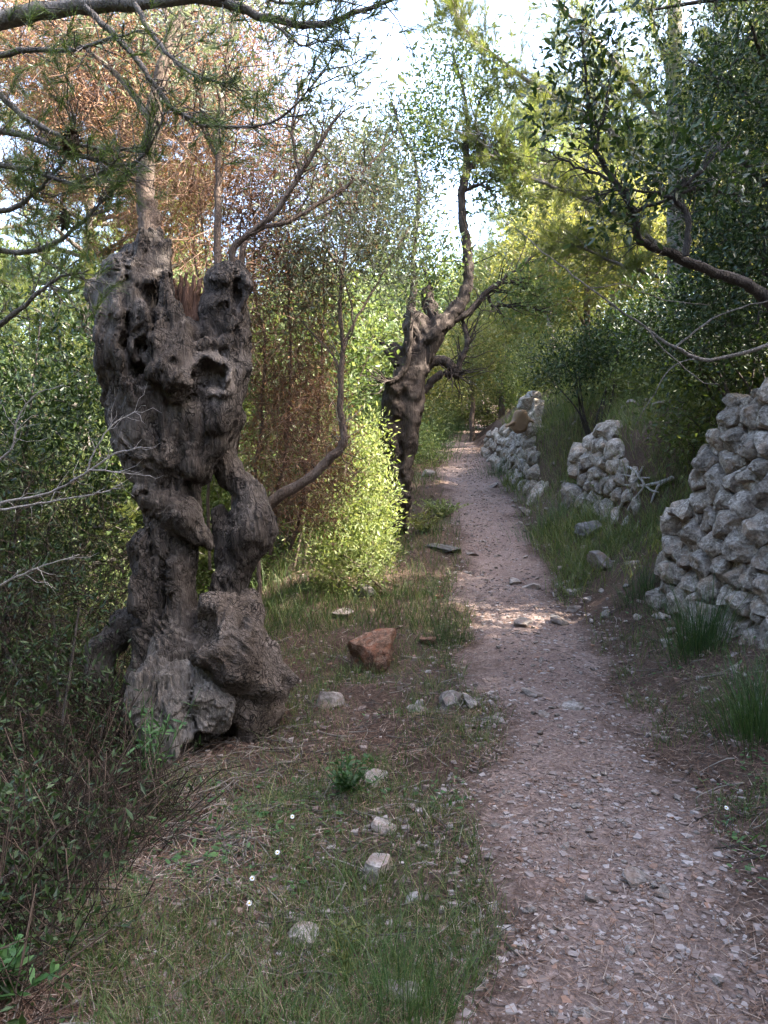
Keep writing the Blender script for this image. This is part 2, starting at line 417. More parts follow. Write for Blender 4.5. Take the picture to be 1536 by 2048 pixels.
M['petal'] = leaf_mat('white_petal', [(0, (.75, .75, .73)), (1, (.8, .8, .78))], .2, .6, (1, 1, 1))
M['yellow'] = leaf_mat('yellow_disc', [(0, (.6, .42, .04)), (1, (.65, .45, .05))], .1, .6, (1, 1, 1))
M['yellow_leaf'] = leaf_mat('yellow_leaf', [(0, (.35, .33, .05)), (1, (.45, .4, .08))], .3, .6, (1, 1, .8))
M['cone'] = bark_mat('cone_scale', (.03, .02, .016), (.09, .06, .045), (.16, .12, .095), 1.0, 1.0)

# ---------------------------------------------------------------- terrain
def sm(tabx, tabv, y, k=.6):
    return (np.interp(y - k, tabx, tabv) + 2 * np.interp(y, tabx, tabv) + np.interp(y + k, tabx, tabv)) / 4
def path_z(y): return sm([-10, 0, 2, 3.2, 4.6, 6, 8.1, 10, 12.5, 18, 24, 32, 45, 200], [0, 0, 0, -.02, -.02, .08, .30, .62, 1.2, 2.15, 2.9, 3.75, 5.2, 20], y)
def path_x(y): return sm([-10, 0, 2, 3.2, 4.6, 6, 8.1, 10, 12.5, 18, 24, 32, 45, 200], [.3, .52, .72, .92, 1.13, 1.29, 1.40, 1.52, 1.66, 1.93, 2.3, 3.6, 6.5, 40], y)
def path_w(y): return np.interp(y, [0, 3, 6, 10, 18, 26], [.53, .52, .55, .56, .6, .55])
def wall_x(y): return np.interp(y, [-6, 4.15, 6.55, 8], [3.4, 2.96, 2.56, 2.3])
def drop_x(y): return np.interp(y, [-5, 4, 6, 11, 18, 26], [-1.0, -1.0, -1.0, -.65, .1, .6])

def Hs(x, y):
    x = np.asarray(x, float); y = np.asarray(y, float)
    zc = path_z(y); u = x - path_x(y); w = path_w(y)
    un = np.maximum(u - w, 0)
    r0 = .74 * np.minimum(un, 1.6) + .5 * np.clip(un - 1.6, 0, 6) + .3 * np.maximum(un - 7.6, 0)
    xw = wall_x(y); k = .42 / np.maximum(xw - path_x(y) - w, .2)
    r1 = np.minimum(k * un, .42) + 1.62 * sstep(0.14, .44, x - xw) + .42 * np.clip(x - xw - .44, 0, 9) 
    w1 = 1 - sstep(6.0, 7.6, y)
    r = r0 * (1 - w1) + r1 * w1
    w2 = sstep(8.2, 9.3, y) * (1 - sstep(10.5, 11.3, y)); r = r + w2 * .95 * sstep(2.88, 3.15, x) * (1 - sstep(3.3, 5.5, x))
    w3 = sstep(11.9, 13.0, y) * (1 - sstep(18.5, 20, y))
    r = r + w3 * (.7 * sstep(2.52, 2.75, x) * (1 - sstep(3.3, 6, x)))
    v = np.maximum(-u - w, 0)
    dr = np.maximum(drop_x(y) - x, 0)
    l = -.03 * v - 1.15 * sstep(0, 2.3, dr) - .05 * np.maximum(dr - 2.3, 0)
    far = np.maximum(np.hypot(x, y - 10) - 35, 0)
    return zc + r + l + .16 * np.where(x < 0, far, far * .3)

def H(x, y):
    x = np.asarray(x, float); y = np.asarray(y, float)
    P = np.stack([x, y, np.zeros_like(x)], -1)
    u = np.abs(x - path_x(y)); k = sstep(.2, .9, u)
    return Hs(x, y) + (.02 + .09 * k) * fbm(P * 1.1, 3, 3) + (.012 + .03 * k) * fbm(P * 5, 5, 3)

_dm = np.concatenate([np.arange(1.2, 14, .02), np.arange(14, 70, .1)])
def G(px, py):
    """point of the ground seen at a photograph position"""
    p = CAM + _dm[:, None] * (_f + (px - 768) / FPX * _r + (1024 - py) / FPX * _u)
    below = np.nonzero(p[:, 2] < H(p[:, 0], p[:, 1]))[0]
    i = below[0] if len(below) else -1
    return np.array([p[i, 0], p[i, 1], float(H(p[i, 0], p[i, 1]))]), _dm[i]

def axis(segs):
    out = []
    for a, b, s in segs: out.append(np.arange(a, b, s))
    return np.concatenate(out + [[segs[-1][1]]])
gx = axis([(-160, -40, 8), (-40, -12, 2), (-12, -4, .35), (-4, -1.8, .09), (-1.8, 3.4, .055), (3.4, 6, .12), (6, 16, .5), (16, 40, 2), (40, 160, 8)])
gy = axis([(-40, -6, 3), (-6, 1, .3), (1, 7.5, .055), (7.5, 13, .09), (13, 26, .22), (26, 50, .8), (50, 200, 5)])
XX, YY = np.meshgrid(gx, gy, indexing='ij'); ZZ = H(XX, YY)
idx = np.arange(XX.size).reshape(XX.shape)
F = np.stack([idx[:-1, :-1], idx[1:, :-1], idx[1:, 1:], idx[:-1, 1:]], -1).reshape(-1, 4)
# slight sink under the path sheet
U = np.abs(XX - path_x(YY)); ZZ = ZZ - .012 * (1 - sstep(.3, .62, U))
tag(add('ground', mesh('ground', np.stack([XX, YY, ZZ], -1).reshape(-1, 3), F), M['soil']), kind='structure')
# path: a sheet worn into the ground, edges dive under it unevenly
pv = np.concatenate([np.arange(0.2, 8, .03), np.arange(8, 16, .07), np.arange(16, 42, .25)])
pu = np.linspace(-1.0, 1.0, 66)
UU, VV = np.meshgrid(pu, pv, indexing='ij'); XP = path_x(VV) + UU * path_w(VV) / .56
edge = fbm(np.stack([XP * 1.6, VV * 1.6, XP * 0], -1), 21, 4) * .3
ZP = H(XP, VV) + .010 - .05 * sstep(.5, .95, np.abs(UU) + edge) + .008 * fbm(np.stack([XP * 9, VV * 9, XP * 0], -1), 31, 3)
idx = np.arange(XP.size).reshape(XP.shape)
F = np.stack([idx[:-1, :-1], idx[1:, :-1], idx[1:, 1:], idx[:-1, 1:]], -1).reshape(-1, 4)
po = tag(add('path', mesh('path', np.stack([XP, VV, ZP], -1).reshape(-1, 3), F), M['path']), kind='structure')
po.data.attributes.new('worn', 'FLOAT', 'POINT').data.foreach_set('value', (np.abs(UU) + edge).astype(np.float32).ravel())

# ---------------------------------------------------------------- stones: shared variants
import bmesh
def ico(sub):
    bm = bmesh.new(); bmesh.ops.create_icosphere(bm, subdivisions=sub, radius=1.0)
    V = np.array([v.co[:] for v in bm.verts]); F = np.array([[v.index for v in f.verts] for f in bm.faces]); bm.free(); return V, F
ICO1, ICO2, ICO3, ICO4 = ico(1), ico(2), ico(3), ico(4)
def rock_shape(seed, base=ICO4, cuts=13, rough=.075):
    rs = np.random.default_rng(seed); V = base[0].copy()
    for _ in range(cuts):
        n = unit(rs.standard_normal(3)); d = rs.uniform(.38, .72)
        s = V @ n; V = V - np.maximum(s - d, 0)[:, None] * n * .96
    n0 = unit(V); q = fbm(V * 1.8 + seed * 3.7, seed, 4, .55); V = V * (.82 / np.abs(V).max(0)) + n0 * (q * rough * 1.6)[:, None]
    V = V + n0 * (fbm(V * 7 + seed, seed + 50, 3) * rough * .5)[:, None]
    return V
ROCKS_BIG = {}
def rock_copy(mat, i):
    k = (mat.name, i)
    if k not in ROCKS_BIG:
        me = mesh('stone', rock_shape(i, ICO4), ICO4[1]); me.set_sharp_from_angle(angle=R(24)); me.materials.append(mat); ROCKS_BIG[k] = me
    return ROCKS_BIG[k]

def voronoi_cells(pts, bounds):
    """convex cells by half-plane clipping"""
    x0, x1, y0, y1 = bounds; cells = []
    for i, p in enumerate(pts):
        poly = [np.array(q, float) for q in ((x0, y0), (x1, y0), (x1, y1), (x0, y1))]
        order = np.argsort(np.sum((pts - p) ** 2, 1))[1:18]
        for j in order:
            q = pts[j]; m = (p + q) / 2; n = q - p; new = []
            for a in range(len(poly)):
                A, B = poly[a], poly[(a + 1) % len(poly)]; da, db = (A - m) @ n, (B - m) @ n
                if da <= 0: new.append(A)
                if da * db < 0: new.append(A + (B - A) * da / (da - db))
            poly = new
            if len(poly) < 3: break
        cells.append(np.array(poly) if len(poly) >= 3 else None)
    return cells

def build_wall(name, label, A, B, zA, zB, top_fn, cw, ch, depth, mat, lean=.12, res=(13, 40), seed=0, bulge=.06, chink=None):
    """dry stone wall between ground points A and B (x,y), each stone a part with its own edges"""
    rs = np.random.default_rng(seed)
    A = np.array(A, float); B = np.array(B, float); L = np.linalg.norm(B - A); dx = (B - A) / L
    nrm = np.array([dx[1], -dx[0]])
    if nrm @ (-A) < 0: nrm = -nrm                       # faces the path / viewer side
    wall = thing(name, label, 'wall', (*((A + B) / 2), (zA + zB) / 2))
    Hmax = max(top_fn(s) for s in np.linspace(0, L, 30))
    layers = [(cw, ch, 0.0, res, bulge)] + ([(cw * .5, ch * .55, -chink, (6, 14), bulge * .5)] if chink else [])
    for cw, ch, back, res, bulge in layers:
      pts = []; t = ch * .4; row = 0
      while t < Hmax + ch:
          s = rs.uniform(-.3, .3) * cw; hrow = ch * rs.uniform(.75, 1.25)
          while s < L + cw:
              wdt = cw * rs.choice([.45, .75, 1.0, 1.35, 1.75], p=[.2, .24, .26, .19, .11]); pts.append((s + wdt / 2, t + rs.normal(0, ch * .17))); s += wdt
          t += hrow * .95; row += 1
      pts = np.array(pts); cells = voronoi_cells(pts, (-.25, L + .4, -.25, Hmax + .5))
      nr, na = res
      for p, poly in zip(pts, cells):
          if poly is None or p[0] < -.02 or p[0] > L + .02: continue
          if p[1] > top_fn(p[0]): continue
          c = poly.mean(0); th = np.linspace(0, 2 * np.pi, na, endpoint=False); ray = np.stack([np.cos(th), np.sin(th)], 1)
          rad = np.full(na, 9.0)
          for a in range(len(poly)):
              P, Q = poly[a], poly[(a + 1) % len(poly)]; e = Q - P; n = np.array([e[1], -e[0]]); n /= np.linalg.norm(n) + 1e-9
              if n @ (c - P) > 0: n = -n
              den = ray @ n; ok = den > 1e-6; rad[ok] = np.minimum(rad[ok], ((P - c) @ n) / den[ok])
          rad = (np.roll(rad, 1) + 6 * rad + np.roll(rad, -1)) / 8
          rad = rad * rs.uniform(.97, 1.06); size = rad.mean(); sd = int(rs.integers(1, 9999))
          dp = depth * rs.uniform(.75, 1.2); out = rs.normal(0, .03); tilt = rs.normal(0, .2, 2)
          fr = np.concatenate([[0], np.linspace(.3, 1.0, nr - 3) , [1.0, .9]])
          V = [[0, 0, 0]]; 
          fl = rs.uniform(4.0, 9.0)
          for k in range(1, nr):
              f = fr[k]
              q = c + ray * (rad * f)[:, None]
              if k < nr - 2: z = bulge * (size / .13) * (1 - f ** fl)
              elif k == nr - 2: z = -dp * .35
              else: z = -dp
              zz = np.full(na, z) + ((q - c) @ tilt)
              V += np.column_stack([q, zz]).tolist()
          V = np.array(V); V[0] = [c[0], c[1], bulge * (size / .13)]
          nz = fbm(np.column_stack([V[:, :2] * 9, V[:, 2] * 9 + sd]), sd, 4, .6)
          nz2 = fbm(np.column_stack([V[:, :2] * 3.5, V[:, 2] * 3 + sd * 1.3]), sd + 3, 2)
          V[:, 2] += out + back + nz * .022 + nz2 * .035
          V[:, :2] += (V[:, :2] - c) * (nz * .10)[:, None]
          c3 = np.array([c[0], c[1], 0.0]); qv = (V - c3) / size
          for _ in range(9):
              n_ = rs.standard_normal(3); n_[2] = abs(n_[2]) * .9 + .1; n_ /= np.linalg.norm(n_); sd_ = qv @ n_; qv = qv - np.maximum(sd_ - rs.uniform(.36, .72), 0)[:, None] * n_ * .95
          keepb = np.arange(len(V)) < 1 + (nr - 3) * na; V[keepb] = (qv * size + c3)[keepb]
          V[:, 2] += fbm(np.column_stack([V[:, :2] * 24, V[:, 2] * 24 + sd]), sd + 9, 3, .6) * .016
          F3 = [[0, 1 + a, 1 + (a + 1) % na] for a in range(na)]
          F4 = [[1 + (k - 1) * na + a, 1 + k * na + a, 1 + k * na + (a + 1) % na, 1 + (k - 1) * na + (a + 1) % na] for k in range(1, nr - 1) for a in range(na)]
          zb = zA + (zB - zA) * np.clip(V[:, 0] / L, -.2, 1.2)
          off = V[:, 2] - lean * V[:, 1]
          X = A[None] + dx[None] * V[:, :1] + nrm[None] * off[:, None]
          Wp = np.column_stack([X, zb + V[:, 1]])
          ctr = Wp.mean(0)
          me = mesh('stone', Wp - ctr, F3, F4); me.set_sharp_from_angle(angle=R(28)); me.materials.append(mat)
          o = add('stone', me, None, wall); o.location = ctr - np.array(wall.location)
    return wall

A1 = (2.50, 6.62); B1 = (2.92, 4.15)
build_wall('dry_stone_wall', 'tall grey dry stone wall with a stepped broken end beside the path', A1, B1, .58, .24,
           lambda s: np.interp(s, [0, .12, .35, .6, 3], [.7, .95, 1.42, 1.82, 2.05]), .26, .175, .2, M['wallstone'], seed=11, chink=.085)
build_wall('dry_stone_wall', 'short crumbled stretch of grey stone wall on the grassy bank', (2.74, 10.85), (3.0, 8.6), 1.34, 1.05,
           lambda s: np.interp(s, [0, .25, .6, 1.1, 1.5, 2.0, 2.4], [.5, 1.0, 1.25, 1.15, .8, .5, .25]), .30, .21, .22, M['wallstone'], seed=5, res=(8, 22))
build_wall('dry_stone_wall', 'distant low stone wall along the bend of the path', (2.60, 19.2), (2.50, 12.3), 2.35, 1.40,
           lambda s: np.interp(s, [0, 1, 3, 4.6, 5.6, 6.3, 7], [.4, .65, .8, 1.2, 1.1, .6, .25]), .34, .22, .25, M['wallstone'], seed=8, res=(7, 16))

# ---------------------------------------------------------------- carved wood: distance field + surface nets
def surface_nets(Fd, org, h):
    s = Fd < 0
    c = s[:-1, :-1, :-1].astype(np.uint8)
    tot = np.zeros_like(c)
    for dx in (0, 1):
        for dy in (0, 1):
            for dz in (0, 1):
                tot += s[dx:s.shape[0] - 1 + dx, dy:s.shape[1] - 1 + dy, dz:s.shape[2] - 1 + dz]
    act = (tot > 0) & (tot < 8); ii = np.argwhere(act)
    num = -np.ones(act.shape, np.int32); num[act] = np.arange(len(ii))
    acc = np.zeros((len(ii), 3)); cnt = np.zeros(len(ii))
    cor = [(0, 0, 0), (1, 0, 0), (0, 1, 0), (1, 1, 0), (0, 0, 1), (1, 0, 1), (0, 1, 1), (1, 1, 1)]
    val = [Fd[ii[:, 0] + a, ii[:, 1] + b, ii[:, 2] + d] for a, b, d in cor]
    for i in range(8):
        for j in range(i + 1, 8):
            if sum(abs(np.array(cor[i]) - np.array(cor[j]))) != 1: continue
            va, vb = val[i], val[j]; m = (va < 0) != (vb < 0); t = np.where(m, va / (va - vb + 1e-12), 0)
            p = np.array(cor[i]) + t[:, None] * (np.array(cor[j]) - np.array(cor[i]))
            acc += p * m[:, None]; cnt += m
    V = org + (ii + acc / cnt[:, None]) * h
    Q = []
    for ax in range(3):
        sl0 = [slice(1, -1)] * 3; sl1 = [slice(1, -1)] * 3; sl0[ax] = slice(0, -1); sl1[ax] = slice(1, None)
        a, b = s[tuple(sl0)], s[tuple(sl1)]
        e = np.argwhere(a != b); o = np.ones(3, int); o[ax] = 0; e = e + o
        flip = s[e[:, 0], e[:, 1], e[:, 2]]
        u, v = [(1, 2), (2, 0), (0, 1)][ax]
        du = np.zeros(3, int); du[u] = 1; dv = np.zeros(3, int); dv[v] = 1
        def nm(k): return num[k[:, 0], k[:, 1], k[:, 2]]
        q = np.stack([nm(e - du - dv), nm(e - dv), nm(e), nm(e - du)], 1)
        q[~flip] = q[~flip][:, ::-1]
        Q.append(q[(q >= 0).all(1)])
    return V, np.concatenate(Q)

def carve(chains, cuts, h, k=.05, warp=.03, fibre=.012, pad=.12, swirl=0.0, fscale=22.0, seed=0):
    """chains: list of (points, radii); cuts: (centre, radii3) removed"""
    prim = []
    for P, r in chains:
        P = np.asarray(P, float); r = np.asarray(r, float)
        if len(P) == 1: prim.append((P[0], P[0] + 1e-4, r[0], r[0]))
        for i in range(len(P) - 1): prim.append((P[i], P[i + 1], r[i], r[i + 1]))
    lo = np.min([np.minimum(a - ra, b - rb) for a, b, ra, rb in prim], 0) - pad
    hi = np.max([np.maximum(a + ra, b + rb) for a, b, ra, rb in prim], 0) + pad
    n = np.ceil((hi - lo) / h).astype(int) + 1
    ax = [lo[i] + np.arange(n[i]) * h for i in range(3)]
    Fd = np.full(n, 1.0, np.float32)
    # warp field on a coarse grid, linearly upsampled by direct noise evaluation per prim box
    def box(a, b, ra, rb, m):
        l = np.maximum(((np.minimum(a - ra, b - rb) - m - lo) / h).astype(int), 0); u = np.minimum(((np.maximum(a + ra, b + rb) + m - lo) / h).astype(int) + 2, n)
        return tuple(slice(l[i], u[i]) for i in range(3))
    GX = np.stack(np.meshgrid(*ax, indexing='ij'), -1).astype(np.float32)
    near = np.zeros(n, bool)
    for a, b, ra, rb in prim: near[box(a, b, ra, rb, .1)] = True
    pts = GX[near]
    wv = np.stack([fbm(pts * 4.5, seed + 71 + i, 2) for i in range(3)], -1) * warp
    GW = GX.copy(); GW[near] = pts + wv
    for a, b, ra, rb in prim:
        sl = box(a, b, ra, rb, .1); P = GW[sl]; ab = (b - a)
        t = np.clip(((P - a) @ ab) / (ab @ ab + 1e-9), 0, 1); d = np.linalg.norm(P - (a + t[..., None] * ab), axis=-1) - (ra + (rb - ra) * t)
        f = Fd[sl]; hh = np.clip(.5 + .5 * (f - d) / k, 0, 1); Fd[sl] = f * (1 - hh) + d * hh - k * hh * (1 - hh)
    for c, r in cuts:
        c = np.asarray(c, float); r = np.asarray(r, float)
        sl = box(c, c, r.max(), r.max(), .08); P = GW[sl]
        q = (P - c) / r; d = (np.linalg.norm(q, axis=-1) - 1) * r.min()
        f = Fd[sl]; kk = .03; g = -d; hh = np.clip(.5 - .5 * (f - g) / kk, 0, 1); Fd[sl] = f * (1 - hh) + g * hh + kk * hh * (1 - hh)
    m = np.abs(Fd) < .09; P = GX[m]
    ang = swirl * P[:, 2]
    w2 = np.stack([vnoise(P * 2.5, seed + 5), vnoise(P * 2.5, seed + 6), vnoise(P * 2.5, seed + 7)], -1) * .25
    Pf = P + w2; Pf = np.stack([Pf[:, 0] * fscale + ang, Pf[:, 1] * fscale, Pf[:, 2] * fscale * .16], -1)
    rid = 1 - np.abs(vnoise(Pf, seed + 9)); rid2 = 1 - np.abs(vnoise(Pf * 2.1 + 5, seed + 10))
    Fd[m] += (-fibre * (rid - .7) - fibre * .5 * (rid2 - .7)).astype(np.float32)
    V, Q = surface_nets(Fd, lo, h)
    return V, Q

def P5(px, py, dd=0.0): return W(px, py, 5.0 + dd)
K5 = 5.0 / FPX
def ch(*pts): return ([P5(a, b, c) for a, b, c, r in pts], [r * K5 for a, b, c, r in pts])

# ---- the old olive beside the path
olive = thing('olive_tree', 'huge gnarled old olive tree with hollow lumpy trunk beside the path', 'tree', G(400, 1440)[0])
trunk_ch = [
    ch((300, 470, 0, 22), (296, 510, 0, 38), (268, 585, 0, 68), (272, 680, 0, 76), (290, 760, 0, 74), (303, 850, 0, 74), (325, 925, 0, 66), (333, 975, 0, 40),
       (338, 1035, 0, 46), (333, 1130, 0, 40), (330, 1200, 0, 40), (335, 1270, 0, 58), (355, 1360, 0, 92), (360, 1470, .05, 110)),
    ch((258, 505, .1, 22), (232, 530, .1, 30), (222, 590, .12, 42), (230, 660, .1, 42)),
    ch((335, 486, -.02, 9), (326, 520, -.02, 13), (312, 560, -.05, 24)),
    ch((452, 560, 0, 44), (478, 552, .06, 30), (448, 610, 0, 44), (452, 660, 0, 38), (448, 710, 0, 38), (432, 775, -.02, 44), (412, 850, -.02, 48), (370, 915, -.03, 58)),
    ch((338, 560, -.18, 14), (348, 610, -.2, 17), (362, 660, -.22, 20), (352, 710, -.25, 34), (340, 750, -.25, 36)),
    ch((330, 640, -.24, 16), (318, 690, -.27, 20), (325, 740, -.27, 24)),
    ch((380, 708, -.2, 14), (415, 690, -.2, 15), (452, 688, -.12, 17)),
    ch((440, 800, -.16, 26), (425, 850, -.15, 30)), ch((462, 800, -.05, 18), (450, 830, -.05, 24)),
    ch((425, 895, -.12, 26), (385, 930, -.14, 34)),
    ch((240, 620, -.1, 30), (235, 720, -.1, 28), (250, 830, -.1, 30), (285, 930, -.1, 34)),
    ch((320, 1010, -.12, 34), (365, 1040, -.14, 38), (398, 1066, -.14, 26), (412, 1082, -.14, 14)),
    ch((290, 1090, -.12, 30), (292, 1200, -.13, 30), (285, 1250, -.1, 26)),
    ch((345, 1140, -.12, 28), (352, 1230, -.14, 32), (355, 1300, -.2, 45)),
    ch((292, 995, -.18, 20)), ch((395, 955, -.02, 16)),
    ch((450, 830, .22, 36), (440, 900, .2, 34), (462, 955, .14, 32), (500, 985, .12, 34), (506, 1030, .1, 42), (498, 1065, .08, 44), (472, 1115, .1, 40), (456, 1190, .1, 38), (450, 1300, .1, 56)),
    ch((520, 1010, .06, 20), (538, 1060, .06, 18), (520, 1085, .06, 20)), ch((440, 1030, .14, 22), (455, 1090, .12, 26)),
    ch((310, 1225, .1, 30), (250, 1258, .12, 30), (212, 1300, .12, 30), (198, 1360, .1, 30), (215, 1415, .08, 30), (240, 1450, .05, 24)),
    ch((360, 1250, -.1, 50), (400, 1330, -.1, 70)),
    ch((378, 690, 0, 48), (378, 760, 0, 62), (372, 840, 0, 72), (362, 905, 0, 66)),
    ch((346, 742, -.29, 40), (352, 765, -.3, 34)), ch((424, 742, -.2, 36), (432, 768, -.22, 30)), ch((300, 640, -.22, 26), (330, 690, -.26, 22), (372, 700, -.24, 16)),
]
trunk_cut = [
    (P5(264, 742, -.30), (.066, .26, .062)), (P5(284, 697, -.34), (.034, .22, .04)), (P5(305, 602, -.27), (.042, .24, .12)), (P5(322, 560, -.2), (.016, .1, .05)),
    (P5(470, 582, -.16), (.048, .17, .12)), (P5(440, 612, -.2), (.05, .07, .06)), (P5(418, 755, -.26), (.10, .15, .11)), (P5(385, 790, -.28), (.05, .06, .07)),
    (P5(385, 1112, -.26), (.10, .18, .055)), (P5(330, 1110, -.26), (.06, .07, .05)), (P5(292, 997, -.27), (.03, .08, .028)),
    (P5(322, 1180, -.24), (.022, .12, .25)), (P5(318, 790, -.33), (.03, .1, .06)), (P5(282, 850, -.34), (.055, .08, .04)), (P5(350, 730, -.42), (.05, .06, .04)),
    (P5(400, 900, -.3), (.04, .08, .03)), (P5(270, 1240, -.12), (.08, .14, .06)), (P5(265, 520, -.06), (.03, .1, .07)), (P5(378, 560, 0), (.07, .6, .22)), (P5(352, 800, -.42), (.07, .09, .05)), (P5(432, 800, -.34), (.07, .09, .05)), (P5(392, 775, -.36), (.03, .1, .10)),
]
rs5 = np.random.default_rng(15)
def cords(chain, n, r0, r1, span, out=1.0):
    P, r = np.array(chain[0]), np.array(chain[1]); res = []
    for i in range(n):
        a = rs5.uniform(math.pi * .95, math.pi * 2.05); t0 = rs5.uniform(0, 1 - span * .6); t1 = min(1, t0 + span * rs5.uniform(.5, 1.2)); m = 9
        t = np.linspace(t0, t1, m) * (len(P) - 1); j = np.minimum(t.astype(int), len(P) - 2); f = (t - j)[:, None]
        c = P[j] * (1 - f) + P[j + 1] * f; rr = r[j] * (1 - f[:, 0]) + r[j + 1] * f[:, 0]
        aa = a + np.cumsum(rs5.normal(0, .13, m)) + np.linspace(0, rs5.normal(.0, .5), m)
        pts = c + np.stack([np.cos(aa), np.sin(aa), np.zeros(m)], 1) * (rr * out)[:, None]
        cr = rs5.uniform(r0, r1) * np.sin(np.linspace(.35, math.pi - .3, m)) ** .6
        res.append((list(pts), list(cr)))
    return res
trunk_ch += cords(trunk_ch[0], 26, .03, .06, .5) + cords(trunk_ch[3], 9, .02, .045, .6) + cords(trunk_ch[15], 8, .018, .04, .5)
for (px, py, dd, r) in [(264, 742, -.235, 24), (284, 697, -.27, 14), (305, 602, -.2, 30), (470, 582, -.1, 26), (292, 997, -.2, 16), (285, 850, -.27, 24)]:
    for k in range(9):
        if rs5.random() < .3: continue
        a = k / 9 * 6.283; trunk_ch.append(ch((px + math.cos(a) * r, py + math.sin(a) * r * 1.15, dd + .02, r * rs5.uniform(.3, .5)), (px + math.cos(a + .7) * r, py + math.sin(a + .7) * r * 1.15, dd + .02, r * rs5.uniform(.3, .5))))
for k in range(9):
    px, py = rs5.uniform(235, 310), rs5.uniform(600, 1150); trunk_cut.append((P5(px, py, -.31), (rs5.uniform(.012, .02), .13, rs5.uniform(.12, .22))))
V, F = carve(trunk_ch, trunk_cut, .0125, k=.03, warp=.055, fibre=.026, swirl=1.5, seed=2, fscale=24)
child('trunk', V, (F,), M['olive_bark'], olive)
V, F = carve([ch((440, 1230, -.22, 44), (470, 1290, -.28, 62), (480, 1340, -.28, 58)), ch((505, 1310, -.2, 42), (520, 1350, -.2, 44)), ch((420, 1250, -.24, 34), (430, 1310, -.28, 46)),
              ch((480, 1375, -.22, 40), (500, 1420, -.1, 60)), ch((548, 1345, -.12, 26), (560, 1380, -.05, 34)), ch((480, 1225, -.08, 38), (510, 1270, -.1, 36))], [(P5(455, 1400, -.4), (.06, .06, .03)), (P5(500, 1240, -.32), (.02, .1, .12))], .0115, k=.04, warp=.1, fibre=.03, fscale=13, seed=4)
o = child('burl', V, (F,), M['burl_bark'], olive); o['label'] = 'round burl with cracked blocky bark'
rib = [ch((345 + (x - 345) * .35, 1290, -.2, 22), (345 + (x - 345) * .75 + rs5.normal(0, 5), 1360, -.33 - b, r), (x, (1370 + yb) / 2, -.40 - b, r * 1.05), (x + rs5.normal(0, 6), yb, -.42 - b, r * .55))
       for x, yb, r, b in [(268, 1470, 17, .0), (288, 1500, 19, .03), (310, 1548, 20, .05), (332, 1540, 17, .03), (352, 1500, 20, .05), (376, 1470, 15, .0), (398, 1450, 20, .04), (424, 1450, 20, .02), (446, 1440, 16, .0)]]
V, F = carve(rib + [ch((318, 1372, -.3, 38), (308, 1420, -.34, 42), (318, 1480, -.36, 26)), ch((392, 1340, -.24, 36), (420, 1400, -.3, 34), (440, 1440, -.34, 24))],
             [(P5(372, 1400, -.52), (.02, .12, .16)), (P5(300, 1400, -.56), (.012, .08, .12))], .011, k=.03, warp=.045, fibre=.035, fscale=30, seed=6)
o = child('root_stump', V, (F,), M['root_wood'], olive); o['label'] = 'pale weathered root splitting towards the ground'
hw = [pxline([(375 + i * 14, 545 + abs(i) * 6), (372 + i * 9, 610), (374 + i * 5, 690)], 5.12 + .02 * abs(i), [.012, .03, .035], 12, .006) for i in range(-3, 4)]
V, F = tubes(hw, 7, .12); child('rotten_heartwood', V, (F,), M['hollow'], olive)

def shoots(polys, per, l0, l1, r=.003):
    out = []
    for p, rr in polys:
        for k in range(max(1, int(len(p) * per))):
            i = int(rng.integers(len(p) // 4, len(p))); d = unit(unit(p[i] - p[i - 1]) + rng.standard_normal(3) * .7); l = rng.uniform(l0, l1); q = np.array([p[i] + d * l * t + rng.standard_normal(3) * l * .06 * (t > 0) for t in (0, .35, .7, 1)])
            out.append((q, np.array([1, .8, .6, .35]) * min(r, rr[i] * .6)))
    return out

def wood(name, polys, mat, parent, sides=8, wob=.08):
    if name in ('stem', 'limb', 'branch', 'limb_base') and len(polys) > 1:
        for p in polys: o = wood(name, [p], mat, parent, sides, wob)
        return o
    V, F = tubes(polys, sides, wob); o = child(name, V, (F,), mat, parent)
    if name in ('twigs', 'branches', 'upper_branches'): o['kind'] = 'stuff'
    return o

limbs = [
    pxline([(300, 490), (297, 420), (292, 350), (305, 250), (318, 170), (345, 80), (372, 20), (395, -60), (420, -200)], [5, 5, 5.1, 5.2], [.085, .058, .05, .045, .03], jit=.006),
    pxline([(436, 545), (435, 430), (436, 320), (438, 240), (452, 140), (468, 20), (480, -90)], [5, 5.1, 5.2], [.03, .021, .018, .014, .008], jit=.004),
    pxline([(468, 530), (470, 490), (545, 430), (600, 350), (650, 270), (682, 225)], [5, 4.95, 4.9], [.028, .022, .018, .014, .006], jit=.004),
    pxline([(480, 540), (500, 470), (580, 440), (650, 400), (720, 350), (790, 270)], [5.05, 5.2, 5.5], [.024, .017, .013, .006], jit=.004),
    pxline([(436, 320), (415, 270), (400, 200), (405, 120)], 5.1, [.014, .009, .005], jit=.004),
    pxline([(600, 350), (585, 270), (600, 180), (650, 90)], 4.95, [.013, .009, .004], jit=.004),
    pxline([(305, 250), (260, 180), (200, 120), (120, 60)], [5.1, 5.3, 5.5], [.03, .02, .008], jit=.004),
    pxline([(345, 80), (330, 20), (300, -60)], [5.1, 5.2], [.025, .015], jit=.004)]
for l in limbs: wood('limb', [l], M['bark_brown'], olive)
tg = np.concatenate([in_ellipsoid(W(560, 130, 5.1), (.75, .9, .65), 120, .3), in_ellipsoid(W(440, 50, 5.2), (.6, .8, .5), 80, .3), in_ellipsoid(W(690, 330, 5.4), (.35, .5, .5), 50, .3),
                     in_ellipsoid(W(420, -250, 5.3), (1.5, 1.5, .8), 140, .4), in_ellipsoid(W(250, 40, 5.5), (.7, .8, .6), 60, .3)])
tw = ramify(limbs, tg, .0022) + shoots(limbs, 1.2, .08, .4, .005)
